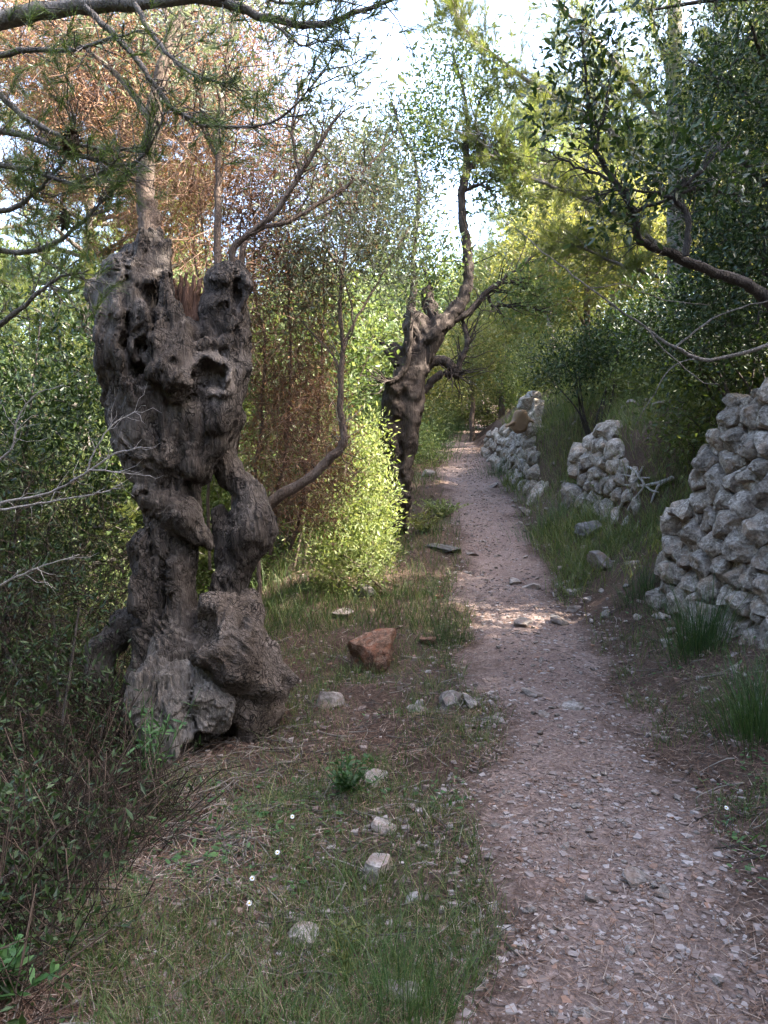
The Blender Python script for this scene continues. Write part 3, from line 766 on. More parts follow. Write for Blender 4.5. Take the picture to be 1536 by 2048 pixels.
wood('twigs', tw, M['bark_brown'], olive, 4)
V, F = clump_leaves(tg, 22, .17, .055, .013, flat=.3, upw=.2); child('crown', V, (F,), M['olive_leaf'], olive, False)

# ---- rust brown thicket of dried vines behind the olive
thicket = thing('vine_thicket', 'rust brown dried vine thicket hanging behind the gnarled olive trunk', 'thicket', np.array([-1.7, 6.6, float(H(-1.7, 6.6))]))
def tangle(boxes, n, L, r, drop=.2, npt=4):
    out = []
    w = np.array([b[2] for b in boxes], float); w /= w.sum()
    for b, k in zip(boxes, rng.multinomial(n, w)):
        c = in_ellipsoid(b[0], b[1], k, .1); d = rand_unit(k) + np.array([0, 0, -drop]); ln = L * (.5 + rng.random(k))
        cur = rng.standard_normal((k, 3)) * .5
        for i in range(k):
            t = np.linspace(-.5, .5, npt)[:, None]; p = c[i] + d[i] * t * ln[i] + cur[i] * (t * t) * ln[i] + rng.standard_normal((npt, 3)) * .012
            out.append((p, np.linspace(r, r * .45, npt) * (.6 + .8 * rng.random())))
    return out
tb = [(W(430, 330, 6.8), (1.0, .5, 1.0), 3), (W(600, 430, 6.7), (.75, .5, .7), 2.2), (W(330, 260, 7.2), (1.2, .6, 1.1), 2.5), (W(560, 650, 6.6), (.55, .4, .8), 1.6), (W(600, 900, 6.8), (.5, .45, .8), 2.2), (W(220, 330, 7.5), (1.2, .6, 1.0), 1.6), (W(420, 620, 6.3), (.5, .4, .7), .8), (W(250, 110, 7.4), (1.3, .6, .8), 2.2), (W(440, 100, 7.2), (.8, .5, .8), 1.4), (W(90, 230, 7.8), (.9, .6, 1.1), 1.8), (W(60, 60, 7.6), (.9, .6, .6), 1.2), (W(330, 40, 7.3), (1.0, .5, .6), 1.2)]
stems = [pxline([(380 + 40 * i, 1150 - 10 * i), (360 + 55 * i, 800), (330 + 60 * i + rng.normal(0, 30), 500), (300 + 70 * i, 250)], 6.8 + .1 * (i % 3), [.016, .012, .005], jit=.02) for i in range(6)]
wood('stem', stems, M['bark_brown'], thicket, 6)
V, F = tubes(tangle(tb, 13000, .34, .0030), 3); child('twigs', V, (F,), M['dry_twig'], thicket)
cl = np.concatenate([in_ellipsoid(b[0], np.array(b[1]) * 1.05, int(230 * b[2]), .2) for b in tb])
V, F = clump_leaves(cl, 12, .16, .032, .011, flat=.2, upw=-.2, droop=.5); child('dry_leaves', V, (F,), M['dry_leaf'], thicket, False)

# ---- slender grey tree with a bent stem
sap = thing('slender_tree', 'slender grey tree with a bent bare stem rising behind the olive burl', 'tree', G(520, 1215)[0])
sk = [pxline([(470, 1080), (545, 1002), (610, 962), (662, 915), (688, 880), (680, 820), (682, 740), (686, 690), (680, 620), (682, 540)], [6.3, 6.2, 6.2], [.055, .046, .038, .03, .024, .019, .015], jit=.004),
      pxline([(520, 1230), (518, 1150), (512, 1080), (500, 1020)], 6.3, [.022, .018, .012], jit=.004),
      pxline([(682, 540), (640, 470), (620, 380), (610, 290)], [6.2, 6.4], [.014, .009, .005], jit=.006),
      pxline([(682, 560), (700, 450), (735, 350), (760, 250)], [6.2, 6.4], [.014, .010, .005], jit=.006),
      pxline([(686, 690), (735, 600), (780, 520), (830, 440)], [6.2, 6.5], [.012, .008, .004], jit=.006),
      pxline([(682, 740), (650, 690), (600, 640), (560, 600)], [6.2, 6.3], [.010, .007, .004], jit=.006),
      pxline([(688, 700), (705, 650), (690, 560), (660, 470), (650, 400)], [6.25, 6.1], [.010, .008, .004], jit=.006)]
wood('trunk', sk[:1], M['bark_brown'], sap); wood('stem', sk[1:2], M['bark_brown'], sap)
for l in sk[2:]: wood('branch', [l], M['bark_brown'], sap, 6)
tg = np.concatenate([in_ellipsoid(W(690, 420, 6.4), (.62, .6, .85), 300, .2), in_ellipsoid(W(790, 480, 6.6), (.35, .4, .6), 110, .2), in_ellipsoid(W(630, 560, 6.3), (.35, .4, .45), 70, .2)])
wood('twigs', ramify(sk, tg, .002) + shoots(sk[:1], .8, .08, .35, .005), M['grey_twig'], sap, 4)
V, F = clump_leaves(tg, 22, .21, .05, .011, flat=.2, upw=.1); child('crown', V, (F,), M['olive_leaf'], sap, False)

# ---- bright mastic bush
def bush(name, label, cat, base, blobs, ncl, per, crad, L, Wd, leafm, woodm, shape='diamond', nst=7, flat=.5, upw=.3, group=None, droop=0):
    t = thing(name, label, cat, base, group)
    w = np.array([np.prod(b[1]) ** .7 for b in blobs]); w /= w.sum()
    tg = np.concatenate([in_ellipsoid(b[0], b[1], max(4, int(ncl * k)), .55) for b, k in zip(blobs, w)])
    sk = []
    for i in range(nst):
        c = blobs[i % len(blobs)][0] + rng.standard_normal(3) * np.array(blobs[i % len(blobs)][1]) * .3
        b = np.asarray(base) + rng.standard_normal(3) * np.array([.12, .12, 0]) - np.array([0, 0, .05])
        sk.append(spline([b, b * .5 + c * .5 + rng.standard_normal(3) * .1, c], [.02, .014, .006], 9))
    wood('stem', sk, woodm, t, 6); wood('twigs', ramify(sk, tg, .0025), woodm, t, 4)
    V, F = clump_leaves(tg, per, crad, L, Wd, shape, flat, upw, droop); child('foliage', V, (F,), leafm, t, False)
    return t
bush('mastic_bush', 'bright sunlit yellow green bush left of the forked tree trunk', 'bush', G(730, 1180)[0],
     [(W(720, 1010, 8.6), (.42, .5, .62)), (W(690, 1110, 8.4), (.5, .5, .42)), (W(738, 905, 8.7), (.22, .35, .42)), (W(665, 1060, 8.5), (.4, .4, .45)), (W(745, 1080, 8.6), (.25, .3, .4))],
     520, 36, .16, .044, .016, M['mastic_leaf'], M['bark_brown'])

# ---- second old tree farther along the path
D2 = 11.0; K2 = D2 / FPX
def Q2(cx, cy, dd=0.0): return W(600 + cx / 3.072, 500 + cy / 3.072, D2 + dd)
def c2(*pts): return ([Q2(a, b, c) for a, b, c, r in pts], [r * 1.12 / 3.072 * K2 for a, b, c, r in pts])
b2 = G(800, 1022)[0]
tree2 = thing('forked_tree', 'old forked tree with fluted brown trunk at the path bend', 'tree', b2)
V, F = carve([c2((560, 1680, .1, 85), (585, 1520, .1, 66), (600, 1400, 0, 58), (590, 1250, 0, 68), (575, 1120, 0, 72), (590, 980, 0, 76), (610, 880, 0, 78), (650, 780, 0, 70)),
              c2((640, 1620, 0, 36), (650, 1400, -.08, 34), (665, 1200, -.1, 42), (690, 1000, -.08, 48), (710, 880, -.05, 52), (725, 740, 0, 56), (750, 640, 0, 60), (800, 540, 0, 62), (860, 470, 0, 56), (930, 400, .05, 42), (985, 330, .1, 26)),
              c2((530, 1600, .15, 30), (560, 1400, .1, 30)), c2((650, 850, -.12, 40), (700, 885, -.12, 30), (740, 900, -.1, 22)), c2((560, 840, -.15, 36), (610, 870, -.2, 30)),
              c2((680, 700, 0, 40), (670, 600, 0, 34), (690, 500, 0, 42), (700, 440, 0, 40), (680, 380, 0, 26)), c2((740, 470, 0, 26), (735, 410, 0, 22)),
              c2((640, 720, .1, 34), (590, 640, .1, 36), (575, 605, .1, 30)), c2((800, 500, .1, 34), (800, 350, .15, 34), (790, 250, .15, 26))],
             [(Q2(620, 1330, -.35), (.03, .2, .9)), (Q2(700, 640, -.25), (.03, .1, .35)), (Q2(610, 1640, -.2), (.09, .2, .12)), (Q2(715, 430, -.3), (.08, .15, .07))], .021, k=.07, warp=.07, fibre=.04, fscale=13, seed=12, pad=.15)
child('trunk', V, (F,), M['fork_bark'], tree2)
limb2 = [
    pxline([(905, 628), (925, 598), (938, 549), (934, 500), (926, 450), (924, 390), (933, 340), (931, 290)], [11.1, 11.2], [.13, .085, .07, .066, .06, .045], jit=.008),
    pxline([(930, 345), (952, 325), (965, 305), (985, 310), (1010, 300)], 11.2, [.05, .038, .02], jit=.01), pxline([(931, 290), (935, 230), (920, 160), (905, 100)], 11.2, [.035, .022, .01], jit=.01),
    pxline([(965, 305), (950, 240), (965, 180)], 11.3, [.03, .02, .01], jit=.01), pxline([(930, 380), (960, 370), (990, 390)], 11.2, [.028, .02, .008], jit=.01),
    pxline([(822, 640), (824, 600), (829, 565), (828, 500), (838, 420), (832, 330), (800, 260), (780, 190)], [11, 11.2], [.085, .05, .036, .03, .024, .01], jit=.01),
    pxline([(860, 600), (858, 570), (845, 520)], 11.2, [.08, .03, .01], jit=.01),
    pxline([(811, 734), (800, 752), (785, 762), (768, 765)], [10.85, 10.7], [.055, .045, .03], jit=.005), pxline([(811, 734), (818, 700), (820, 650)], 10.85, [.05, .045, .04], jit=.005),
    pxline([(795, 732), (775, 700), (752, 674)], [11.05, 11.2], [.075, .06, .045], jit=.008),
    pxline([(848, 735), (870, 722), (890, 722), (905, 735), (914, 748)], 11.1, [.085, .08, .075, .065], jit=.008),
    pxline([(848, 785), (866, 762), (885, 748), (912, 750), (922, 722), (932, 700), (936, 680), (928, 655), (922, 620)], 11.1, [.05, .06, .055, .04, .035, .02], jit=.006),
    pxline([(905, 640), (940, 622), (965, 592), (990, 572), (1015, 562), (1040, 570), (1090, 580)], [11, 11.3], [.055, .048, .04, .03, .012], jit=.008),
    pxline([(975, 590), (985, 610), (1010, 612), (1050, 612), (1090, 625)], 11.2, [.025, .02, .01], jit=.008), pxline([(990, 572), (1030, 540), (1070, 520)], 11.2, [.02, .01], jit=.008)]
for l in limb2: wood('limb', [l], M['fork_bark'], tree2)
tg = np.concatenate([in_ellipsoid(W(920, 200, 11.5), (.75, .9, 1.1), 130, .3), in_ellipsoid(W(800, 330, 11.5), (.7, .8, 1.1), 120, .3), in_ellipsoid(W(1000, 330, 11.5), (.6, .7, .9), 80, .3), in_ellipsoid(W(850, 520, 11.2), (.6, .6, .6), 70, .3),
                     in_ellipsoid(W(1060, 600, 11.3), (.5, .5, .4), 50, .3), in_ellipsoid(W(740, 400, 11.6), (.5, .6, .9), 60, .3)])
wood('twigs', ramify(limb2, tg, .004) + shoots(limb2, 1.0, .2, .7, .01), M['fork_bark'], tree2, 4)
V, F = clump_leaves(tg, 40, .26, .062, .028, 'diamond', .4, .3); child('crown', V, (F,), M['carob_leaf'], tree2, False)
# ---------------------------------------------------------------- trees in general
def broad_tree(name, label, base, height, crown_blobs, ncl, per, crad, L, Wd, leafm, barkm, r0=.12, group=None, cat='tree', shape='diamond', lean=(0, 0), flat=.45, nl=6, upw=.2):
    """crown_blobs relative to base"""
    base = np.asarray(base, float); t = thing(name, label, cat, base, group)
    top = base + np.array([lean[0], lean[1], height])
    tr = spline([base - np.array([0, 0, .2]), base + np.array([lean[0] * .2 + rng.normal(0, .1), lean[1] * .2, height * .33]), base + np.array([lean[0] * .6 + rng.normal(0, .12), lean[1] * .6, height * .66]), top], [r0, r0 * .75, r0 * .5, r0 * .15], 16, .01)
    w = np.array([np.prod(b[1]) ** .75 for b in crown_blobs]); w /= w.sum()
    tg = np.concatenate([in_ellipsoid(base + np.array(b[0]), b[1], max(6, int(ncl * k)), .5) for b, k in zip(crown_blobs, w)])
    sk = [tr]
    for i in range(nl):
        b = crown_blobs[i % len(crown_blobs)]; e = base + np.array(b[0]) + rng.standard_normal(3) * np.array(b[1]) * .35
        a = tr[0][int(rng.integers(5, 13))]; sk.append(spline([a, (a + e) / 2 + np.array([0, 0, .1 * height * rng.random()]), e], [r0 * .4, r0 * .25, r0 * .08], 8, .01))
    wood('trunk', sk[:1], barkm, t, 9); wood('limb', sk[1:], barkm, t, 6)
    wood('twigs', ramify(sk, tg, .005), barkm, t, 3)
    V, F = clump_leaves(tg, per, crad, L, Wd, shape, flat, upw); child('crown', V, (F,), leafm, t, False)
    return t

def copy_thing(t, loc, label, rotz=0.0, sc=1.0, group=None):
    r = t.copy(); C.objects.link(r); r.location = loc; r.rotation_euler = (0, 0, rotz); r.scale = (sc, sc, sc); r['label'] = label
    if group: r['group'] = group
    for c in [o for o in bpy.data.objects if o.parent == t]:
        k = c.copy(); C.objects.link(k); k.parent = r
    return r

def pine_tree(name, label, base, height, nb, crown0, spread, per, L, Wd, leafm, barkm, r0=.13, lean=(0, 0), group=None, tips=7):
    base = np.asarray(base, float); t = thing(name, label, 'tree', base, group)
    top = base + np.array([lean[0], lean[1], height])
    tr = spline([base - np.array([0, 0, .3]), base + np.array([lean[0] * .25, lean[1] * .25, height * .35]), base + np.array([lean[0] * .6 + .1, lean[1] * .6, height * .7]), top], [r0, r0 * .8, r0 * .5, r0 * .1], 18, .012)
    br, tp, td = [], [], []
    for i in range(nb):
        k = crown0 + (1 - crown0) * (i + rng.random()) / nb; a = tr[0][min(17, int(k * 17))]; az = i * 2.4 + rng.normal(0, .4)
        ln = spread * (1.05 - .7 * (k - crown0) / (1 - crown0)) * rng.uniform(.7, 1.15)
        d = np.array([math.cos(az), math.sin(az), .25 + .3 * k]); e = a + d * ln
        m = a + d * ln * .5 + np.array([0, 0, -.08 * ln]) + rng.standard_normal(3) * .08
        p, r = spline([a, m, e], [r0 * .3, r0 * .18, .008], 9, .01); br.append((p, r))
        for j in range(tips):
            q = p[int(rng.integers(3, 9))]; dd = unit(d + rng.standard_normal(3) * .7 + np.array([0, 0, .35])); l2 = ln * rng.uniform(.15, .4)
            e2 = q + dd * l2; br.append((np.linspace(q, e2, 4) + rng.standard_normal((4, 3)) * .02, np.linspace(.009, .004, 4)))
            for s in (.45, .75, 1.0):
                for _ in range(2):
                    tp.append(q + dd * l2 * s + rng.standard_normal(3) * .1); td.append(dd + rng.standard_normal(3) * .45 + np.array([0, 0, .3]))
    wood('trunk', [tr], barkm, t, 9); wood('branches', br, barkm, t, 4)
    V, F = needle_tufts(np.array(tp), np.array(td), per, L, Wd); child('crown', V, (F,), leafm, t, False)
    return t
def gz(x, y): return np.array([x, y, float(H(x, y))])

# ---- dark evergreen over the wall, its limb reaching left
dark = thing('evergreen_tree', 'dark evergreen tree leaning over the wall with a long bare limb', 'tree', gz(4.1, 5.6))
lb = [pxline([(1640, 700), (1536, 600), (1480, 562), (1400, 535), (1340, 506), (1282, 482), (1268, 425), (1228, 362), (1192, 300), (1180, 240), (1168, 120), (1165, 60)], [5.4, 4.7, 4.5], [.07, .04, .034, .03, .023, .018, .013, .008, .005], jit=.004),
      pxline([(1372, 512), (1376, 440), (1350, 388), (1400, 345), (1440, 290)], [4.55, 4.4], [.022, .017, .012, .005], jit=.004),
      pxline([(1228, 362), (1150, 330), (1090, 300)], 4.5, [.012, .008, .004], jit=.005), pxline([(1192, 300), (1210, 210), (1225, 130)], 4.5, [.010, .007, .004], jit=.005),
      pxline([(1268, 425), (1330, 400), (1400, 380), (1480, 390)], [4.5, 4.7], [.012, .009, .005], jit=.005), pxline([(1345, 395), (1300, 385), (1240, 380), (1170, 400)], 4.45, [.010, .008, .004], jit=.005)]
tr = spline([gz(4.1, 5.6) - np.array([0, 0, .2]), W(1640, 700, 5.4) + np.array([.3, .2, 0]), W(1680, 300, 5.8), W(1600, -100, 6.2), W(1500, -400, 6.5)], [.13, .11, .09, .07, .03], 20, .01)
ex = [spline([tr[0][i], tr[0][i] + np.array([-.3, .3, .25]), W(px, py, d)], [.05, .03, .008], 9, .01) for i, px, py, d in ((6, 1480, 420, 5.8), (8, 1420, 250, 6), (10, 1380, 120, 6.2), (11, 1500, 60, 5.2), (13, 1300, 20, 6.3), (14, 1350, -150, 6), (16, 1150, -150, 6.2), (9, 1520, 650, 5.6), (7, 1450, 600, 6.2))]
wood('trunk', [tr], M['bark_dark'], dark)
for l in lb: wood('limb', [l], M['bark_dark'], dark, 7)
for l in ex: wood('limb', [l], M['bark_dark'], dark, 6)
tgn = np.concatenate([in_ellipsoid(W(1180, 100, 4.5), (.2, .25, .22), 20, .2), in_ellipsoid(W(1150, 230, 4.5), (.22, .25, .25), 22, .2), in_ellipsoid(W(1280, 300, 4.5), (.24, .25, .25), 20, .2), in_ellipsoid(W(1400, 330, 4.6), (.25, .3, .3), 34, .2), in_ellipsoid(W(1240, 420, 4.5), (.22, .2, .1), 12, .2)])
tgf = np.concatenate([in_ellipsoid(W(1490, 300, 5.9), (.55, .6, 1.1), 260, .3), in_ellipsoid(W(1400, 120, 6.2), (.6, .7, .9), 60, .3), in_ellipsoid(W(1480, 560, 5.9), (.45, .6, .55), 170, .3), in_ellipsoid(W(1300, -60, 6.4), (.9, .9, .6), 35, .3),
                      in_ellipsoid(W(1250, -350, 6.5), (1.6, 1.6, .8), 240, .3), in_ellipsoid(W(1650, 100, 6), (.8, .9, 1.5), 200, .3), in_ellipsoid(W(1390, 640, 7.2), (.6, .5, .4), 90, .3)])
wood('twigs', shoots(lb, 1.6, .06, .3, .004) + ramify(lb, tgn, .0025) + ramify(ex + [tr], tgf, .0035), M['bark_dark'], dark, 4)
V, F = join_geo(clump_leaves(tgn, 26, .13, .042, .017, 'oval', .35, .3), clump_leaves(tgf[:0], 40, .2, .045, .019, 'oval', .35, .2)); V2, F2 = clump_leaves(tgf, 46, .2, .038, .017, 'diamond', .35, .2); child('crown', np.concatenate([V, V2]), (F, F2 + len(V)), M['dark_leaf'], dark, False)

# ---- pine whose limbs hang into the picture at the top left
pine = thing('pine_tree', 'near pine tree at the picture edge with green limbs hanging over the olive', 'tree', gz(-3.3, 3.3))
trp = spline([gz(-3.3, 3.3) - np.array([0, 0, .2]), np.array([-3.2, 3.3, 1.5]), np.array([-2.9, 3.4, 3.4]), np.array([-2.6, 3.5, 5.5]), np.array([-2.3, 3.6, 8.0])], [.17, .15, .12, .09, .03], 20, .01)
wood('trunk', [trp], M['bark_brown'], pine, 10)
pl = [pxline([(-500, 160), (-160, 95), (0, 42), (130, 16), (260, 8), (420, -2), (540, 38), (640, 48), (720, 22), (800, -6)], [3.5, 3.1, 3.0], [.06, .04, .034, .024, .017, .012, .006], jit=.003),
      pxline([(170, 15), (250, 90), (310, 170), (345, 215), (400, 246), (470, 255), (560, 236), (650, 140)], 3.0, [.014, .011, .009, .006, .003], jit=.003),
      pxline([(270, 8), (310, 75), (370, 140), (440, 165), (470, 160)], 3.1, [.012, .009, .006, .003], jit=.003),
      pxline([(-250, 60), (-60, 110), (60, 100), (150, 100), (230, 75), (290, 60)], [3.2, 2.9], [.02, .012, .008, .003], jit=.003),
      pxline([(-300, 120), (-60, 130), (0, 190), (60, 240), (130, 275), (215, 300), (300, 290)], [3.3, 3.0], [.022, .016, .012, .008, .003], jit=.003),
      pxline([(-280, 220), (-60, 250), (60, 275), (160, 310), (240, 330), (290, 310), (325, 240)], [3.3, 2.9], [.022, .014, .010, .006, .003], jit=.003),
      pxline([(-250, 340), (-40, 330), (60, 340), (140, 365), (200, 345), (250, 310)], [3.3, 2.9], [.018, .011, .008, .003], jit=.003),
      pxline([(-300, 560), (-60, 500), (40, 505), (120, 480), (190, 420), (250, 360)], [3.4, 3.1], [.022, .014, .011, .007, .003], jit=.003),
      pxline([(-250, 700), (-30, 660), (50, 610), (110, 560), (180, 540)], [3.3, 3.0], [.018, .012, .008, .003], jit=.003),
      pxline([(540, 38), (600, 90), (650, 80)], 3.0, [.006, .004, .003], jit=.003), pxline([(420, 0), (500, -10), (600, 10), (700, -20)], 3.0, [.009, .006, .004], jit=.003),
      pxline([(-200, 420), (0, 420), (60, 395), (120, 330), (150, 250), (130, 190)], [3.3, 3.0], [.014, .010, .006, .003], jit=.003)]
for l in pl: wood('limb', [l], M['bark_grey'], pine, 7)
conn = [spline([trp[0][np.argmin(np.sum((trp[0] - l[0][0]) ** 2, 1))], l[0][0]], [.05, l[1][0]], 5) for l in pl if l[0][0][0] < -1.7]
wood('limb_base', conn, M['bark_brown'], pine, 7)
tw, tp, td = [], [], []
for p, r in pl:
    for k in range(int(len(p) * 1.4)):
        i = int(rng.integers(len(p) // 4, len(p))); d = unit(unit(p[min(i + 1, len(p) - 1)] - p[i - 1]) + rng.standard_normal(3) * .75 + np.array([0, -.1, -.05]))
        ln = rng.uniform(.06, .24); q = p[i] + d * ln; m = (p[i] + q) / 2 + rng.standard_normal(3) * .03
        tw.append((np.array([p[i], m, q]), np.array([.003, .0022, .0016]))); 
        if rng.random() < .62: tp.append(q); td.append(unit(q - m) + np.array([0, 0, .5]))
tp = np.array(tp); td = np.array(td)
wood('twigs', tw, M['bark_grey'], pine, 4)
top_t = in_ellipsoid(np.array([-2.0, 4.2, 6.6]), (2.0, 2.2, 1.2), 160, .3); 
wood('upper_branches', ramify([trp], top_t, .006), M['bark_brown'], pine, 3)
V, F = join_geo(needle_tufts(tp, td, 48, .085, .0022, .5), needle_tufts(np.repeat(top_t, 2, 0) + rng.standard_normal((320, 3)) * .1, rand_unit(320) + np.array([0, 0, .5]), 70, .15, .004, .6))
child('crown', V, (F,), M['needle'], pine, False)
def pine_cone(px, py, d, s, parent):
    c = W(px, py, d); k = 46; i = np.arange(k); z = 1 - 2 * (i + .5) / k; a = i * 2.39996; rr = np.sqrt(1 - z * z) * (1 - .25 * z)
    P = np.column_stack([rr * np.cos(a), rr * np.sin(a), z * 1.35]) * s; d_ = unit(P * np.array([1, 1, .4]) + np.array([0, 0, -.3 * s]))
    core = (np.array(ICO2[0]) * np.array([.8, .8, 1.2]) * s, ICO2[1])
    V, F = leaves(P - d_ * s * .3, d_, s * .75, s * .6, 'diamond', .8)
    V = np.concatenate([core[0], V]); o = child('pine_cone', V + c, (core[1], F + len(core[0])), M['cone'], parent, False); return o
pine_cone(145, 285, 2.98, .033, pine); pine_cone(130, 440, 3.2, .03, pine)

# ---- pines and broadleaf trees that close the view
P1 = pine_tree('pine_tree', 'tall dense pine placed out of view on the right slope for shade', gz(7.9, .6), 9.5, 60, .2, 2.3, 60, .17, .006, M['needle_far'], M['bark_grey'], .15, (-.9, -.4), 'pines on the hillside')  # the first pine stands out of view, placed to shade the foreground
P2 = pine_tree('pine_tree', 'slim feathery pine leaning over the path beyond the forked tree', gz(4.6, 20.0), 8.0, 40, .3, 2.4, 44, .18, .006, M['needle_far'], M['bark_grey'], .12, (-.8, .3), 'pines on the hillside')
lp = [pxline([(1350, 420), (1290, 330), (1200, 250), (1100, 190), (1000, 120), (930, 60), (905, 0)], [11.8, 11, 10.8], [.06, .045, .035, .025, .008], jit=.012), pxline([(1350, 330), (1300, 220), (1230, 120), (1150, 40), (1080, -40)], [11.8, 11, 10.6], [.05, .04, .03, .01], jit=.012),
      pxline([(1350, 520), (1280, 460), (1180, 400), (1090, 370), (1020, 330), (960, 270)], [11.8, 11.4, 11], [.05, .035, .025, .008], jit=.012), pxline([(1350, 560), (1270, 540), (1180, 500), (1100, 480)], [11.8, 11.4], [.04, .025, .008], jit=.012),
      pxline([(1350, 300), (1400, 200), (1440, 80), (1480, -40)], [11.8, 11.2], [.05, .03, .01], jit=.012), pxline([(1350, 250), (1330, 120), (1290, 0), (1240, -120)], [11.8, 11.4], [.05, .03, .01], jit=.012)]
P0 = thing('pine_tree', 'tall pine with pale trunk whose airy limbs spread left under the sky', 'tree', gz(4.65, 11.9), 'pines on the hillside')
tr0 = spline([gz(4.65, 11.9) - np.array([0, 0, .3]), W(1352, 500, 11.9), W(1350, 200, 11.8), W(1345, -150, 11.7), W(1330, -500, 11.6)], [.16, .14, .12, .09, .03], 24, .01)
wood('trunk', [tr0], M['bark_grey'], P0, 10); wood('limb', lp, M['bark_grey'], P0, 6)
tw, tp, td = [], [], []
def spray(polys, per_pt, ln0, ln1, tw, tp, td, w=.006):
    for p, r in polys:
        for k in range(int(len(p) * per_pt)):
            i = int(rng.integers(3, len(p))); d = unit(unit(p[i] - p[i - 1]) + rng.standard_normal(3) * .8 + np.array([0, 0, .15])); ln = rng.uniform(ln0, ln1); q = p[i] + d * ln; m = (p[i] + q) / 2 + rng.standard_normal(3) * .05
            tw.append((np.array([p[i], m, q]), np.array([w, w * .7, w * .4])))
            for f in (.5, .75, 1.0): tp.append(p[i] + d * ln * f + rng.standard_normal(3) * .04); td.append(d + rng.standard_normal(3) * .4 + np.array([0, 0, .3]))
spray(lp, 6, .3, .95, tw, tp, td)
tt = in_ellipsoid(W(1300, -380, 11.5), (2.2, 1.8, 1.5), 160, .3); br = ramify([tr0], tt, .01); tw5 = br
for q in tt:
    for _ in range(2): tp.append(q + rng.standard_normal(3) * .15); td.append(rng.standard_normal(3) * .6 + np.array([0, 0, .6]))
wood('twigs', tw, M['bark_grey'], P0, 3); wood('upper_branches', br, M['bark_grey'], P0, 3)
V, F = needle_tufts(np.array(tp), np.array(td), 60, .16, .0045, .5); child('crown', V, (F,), M['needle_far'], P0, False)
lab = ['sunlit pine standing behind the bright shrubs on the right slope', 'pine crown high in the upper right corner behind the dark evergreen', 'far pale pine on the slope beyond the distant wall',
       'pine behind the brown thicket at the left', 'tall pine at the left edge behind the near pine limbs', 'distant pine low behind the forked tree']
for (x, y, s, a, src), l in zip([(6.2, 30, 1.2, 1.2, P1), (11, 24, 1.3, 2.4, P1), (6.6, 23, 1.1, .7, P2), (-4.0, 9.6, .8, 2.0, P1), (-7.2, 11.5, 1.15, 4.0, P1), (-1.0, 30, 1.1, 3.1, P2)], lab):
    copy_thing(src, gz(x, y), l, a, s)

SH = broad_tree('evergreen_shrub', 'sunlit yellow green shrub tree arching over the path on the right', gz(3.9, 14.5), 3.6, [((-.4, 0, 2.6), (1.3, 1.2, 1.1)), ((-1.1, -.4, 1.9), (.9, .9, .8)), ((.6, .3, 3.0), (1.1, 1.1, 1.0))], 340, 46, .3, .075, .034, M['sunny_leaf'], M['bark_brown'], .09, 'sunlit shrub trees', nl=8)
BT = broad_tree('broadleaf_tree', 'light green broadleaf tree filling the gap between olive and forked tree', gz(-1.6, 13.5), 4.2, [((0, 0, 2.6), (1.5, 1.3, 1.5)), ((.7, -.4, 1.6), (1.0, .9, .9)), ((-.8, 0, 3.2), (1.1, 1.1, 1.0))], 420, 44, .32, .085, .04, M['carob_leaf'], M['bark_grey'], .1, 'broadleaf trees', nl=8)
for (x, y, s, a, src, l) in [
    (5.4, 17.5, 1.25, 2.0, SH, 'taller sunlit shrub tree behind the arching one'), (2.9, 24.5, 1.1, 1.0, SH, 'small bright shrub tree at the far end of the path'),
    (6.2, 12.8, 1.2, 4.0, SH, 'bushy shrub tree above the crumbled wall'), (5.2, 21, 1.4, 5.0, SH, 'bright shrub tree beyond the distant wall'), (0.2, 19.5, 1.0, 3.3, SH, 'bright shrub tree just left of the far path'),
    (-3.2, 10.5, .95, 1.3, BT, 'green broadleaf tree behind the brown thicket'), (-.6, 18.5, 1.1, 2.6, BT, 'pale broadleaf tree behind the forked tree'), (-5.2, 16, 1.3, .5, BT, 'large broadleaf tree far down the left slope'),
    (-4.6, 7.6, .85, 4.1, BT, 'green tree at the left edge behind the tangled undergrowth'), (-2.8, 24, 1.5, 3.0, BT, 'wide far tree below the open sky'), (2.0, 33, 1.6, 5.2, BT, 'farthest tree closing the path end'),
    (8.5, 28, 1.9, .2, BT, 'large far tree on the upper right slope'), (6.0, 37, 1.9, 2.2, BT, 'hazy distant tree beyond the bend'), (-7.5, 26, 1.9, 1.2, BT, 'wide distant tree at the left'), (-9.5, 15, 1.5, 2.2, BT, 'far tree at the left picture edge')]:
    copy_thing(src, gz(x, y), l, a, s)
bush('carob_bush', 'green leafy bush hanging between the bent stem and the bright bush', 'bush', gz(-1.1, 9.8), [(W(590, 720, 9.6), (.7, .6, .65)), (W(690, 650, 10), (.6, .6, .6)), (W(620, 850, 9.4), (.5, .5, .5))], 230, 38, .24, .07, .034, M['carob_leaf'], M['bark_brown'], 'diamond')
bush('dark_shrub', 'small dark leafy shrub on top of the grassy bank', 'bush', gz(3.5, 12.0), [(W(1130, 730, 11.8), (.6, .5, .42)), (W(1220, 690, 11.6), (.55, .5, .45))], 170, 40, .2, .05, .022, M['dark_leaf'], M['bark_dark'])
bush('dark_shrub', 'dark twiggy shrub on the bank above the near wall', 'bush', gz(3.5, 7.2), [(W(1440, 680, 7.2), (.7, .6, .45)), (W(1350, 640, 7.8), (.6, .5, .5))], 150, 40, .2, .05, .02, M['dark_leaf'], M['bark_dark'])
bush('undergrowth_bush', 'dark green bush at the left edge under the pine limbs', 'bush', gz(-3.4, 6.6), [(W(60, 700, 6.6), (.9, .6, .9)), (W(110, 880, 6.4), (.7, .5, .7)), (W(20, 1050, 6.2), (.7, .6, .7))], 330, 40, .22, .05, .02, M['dark_leaf'], M['bark_dark'])

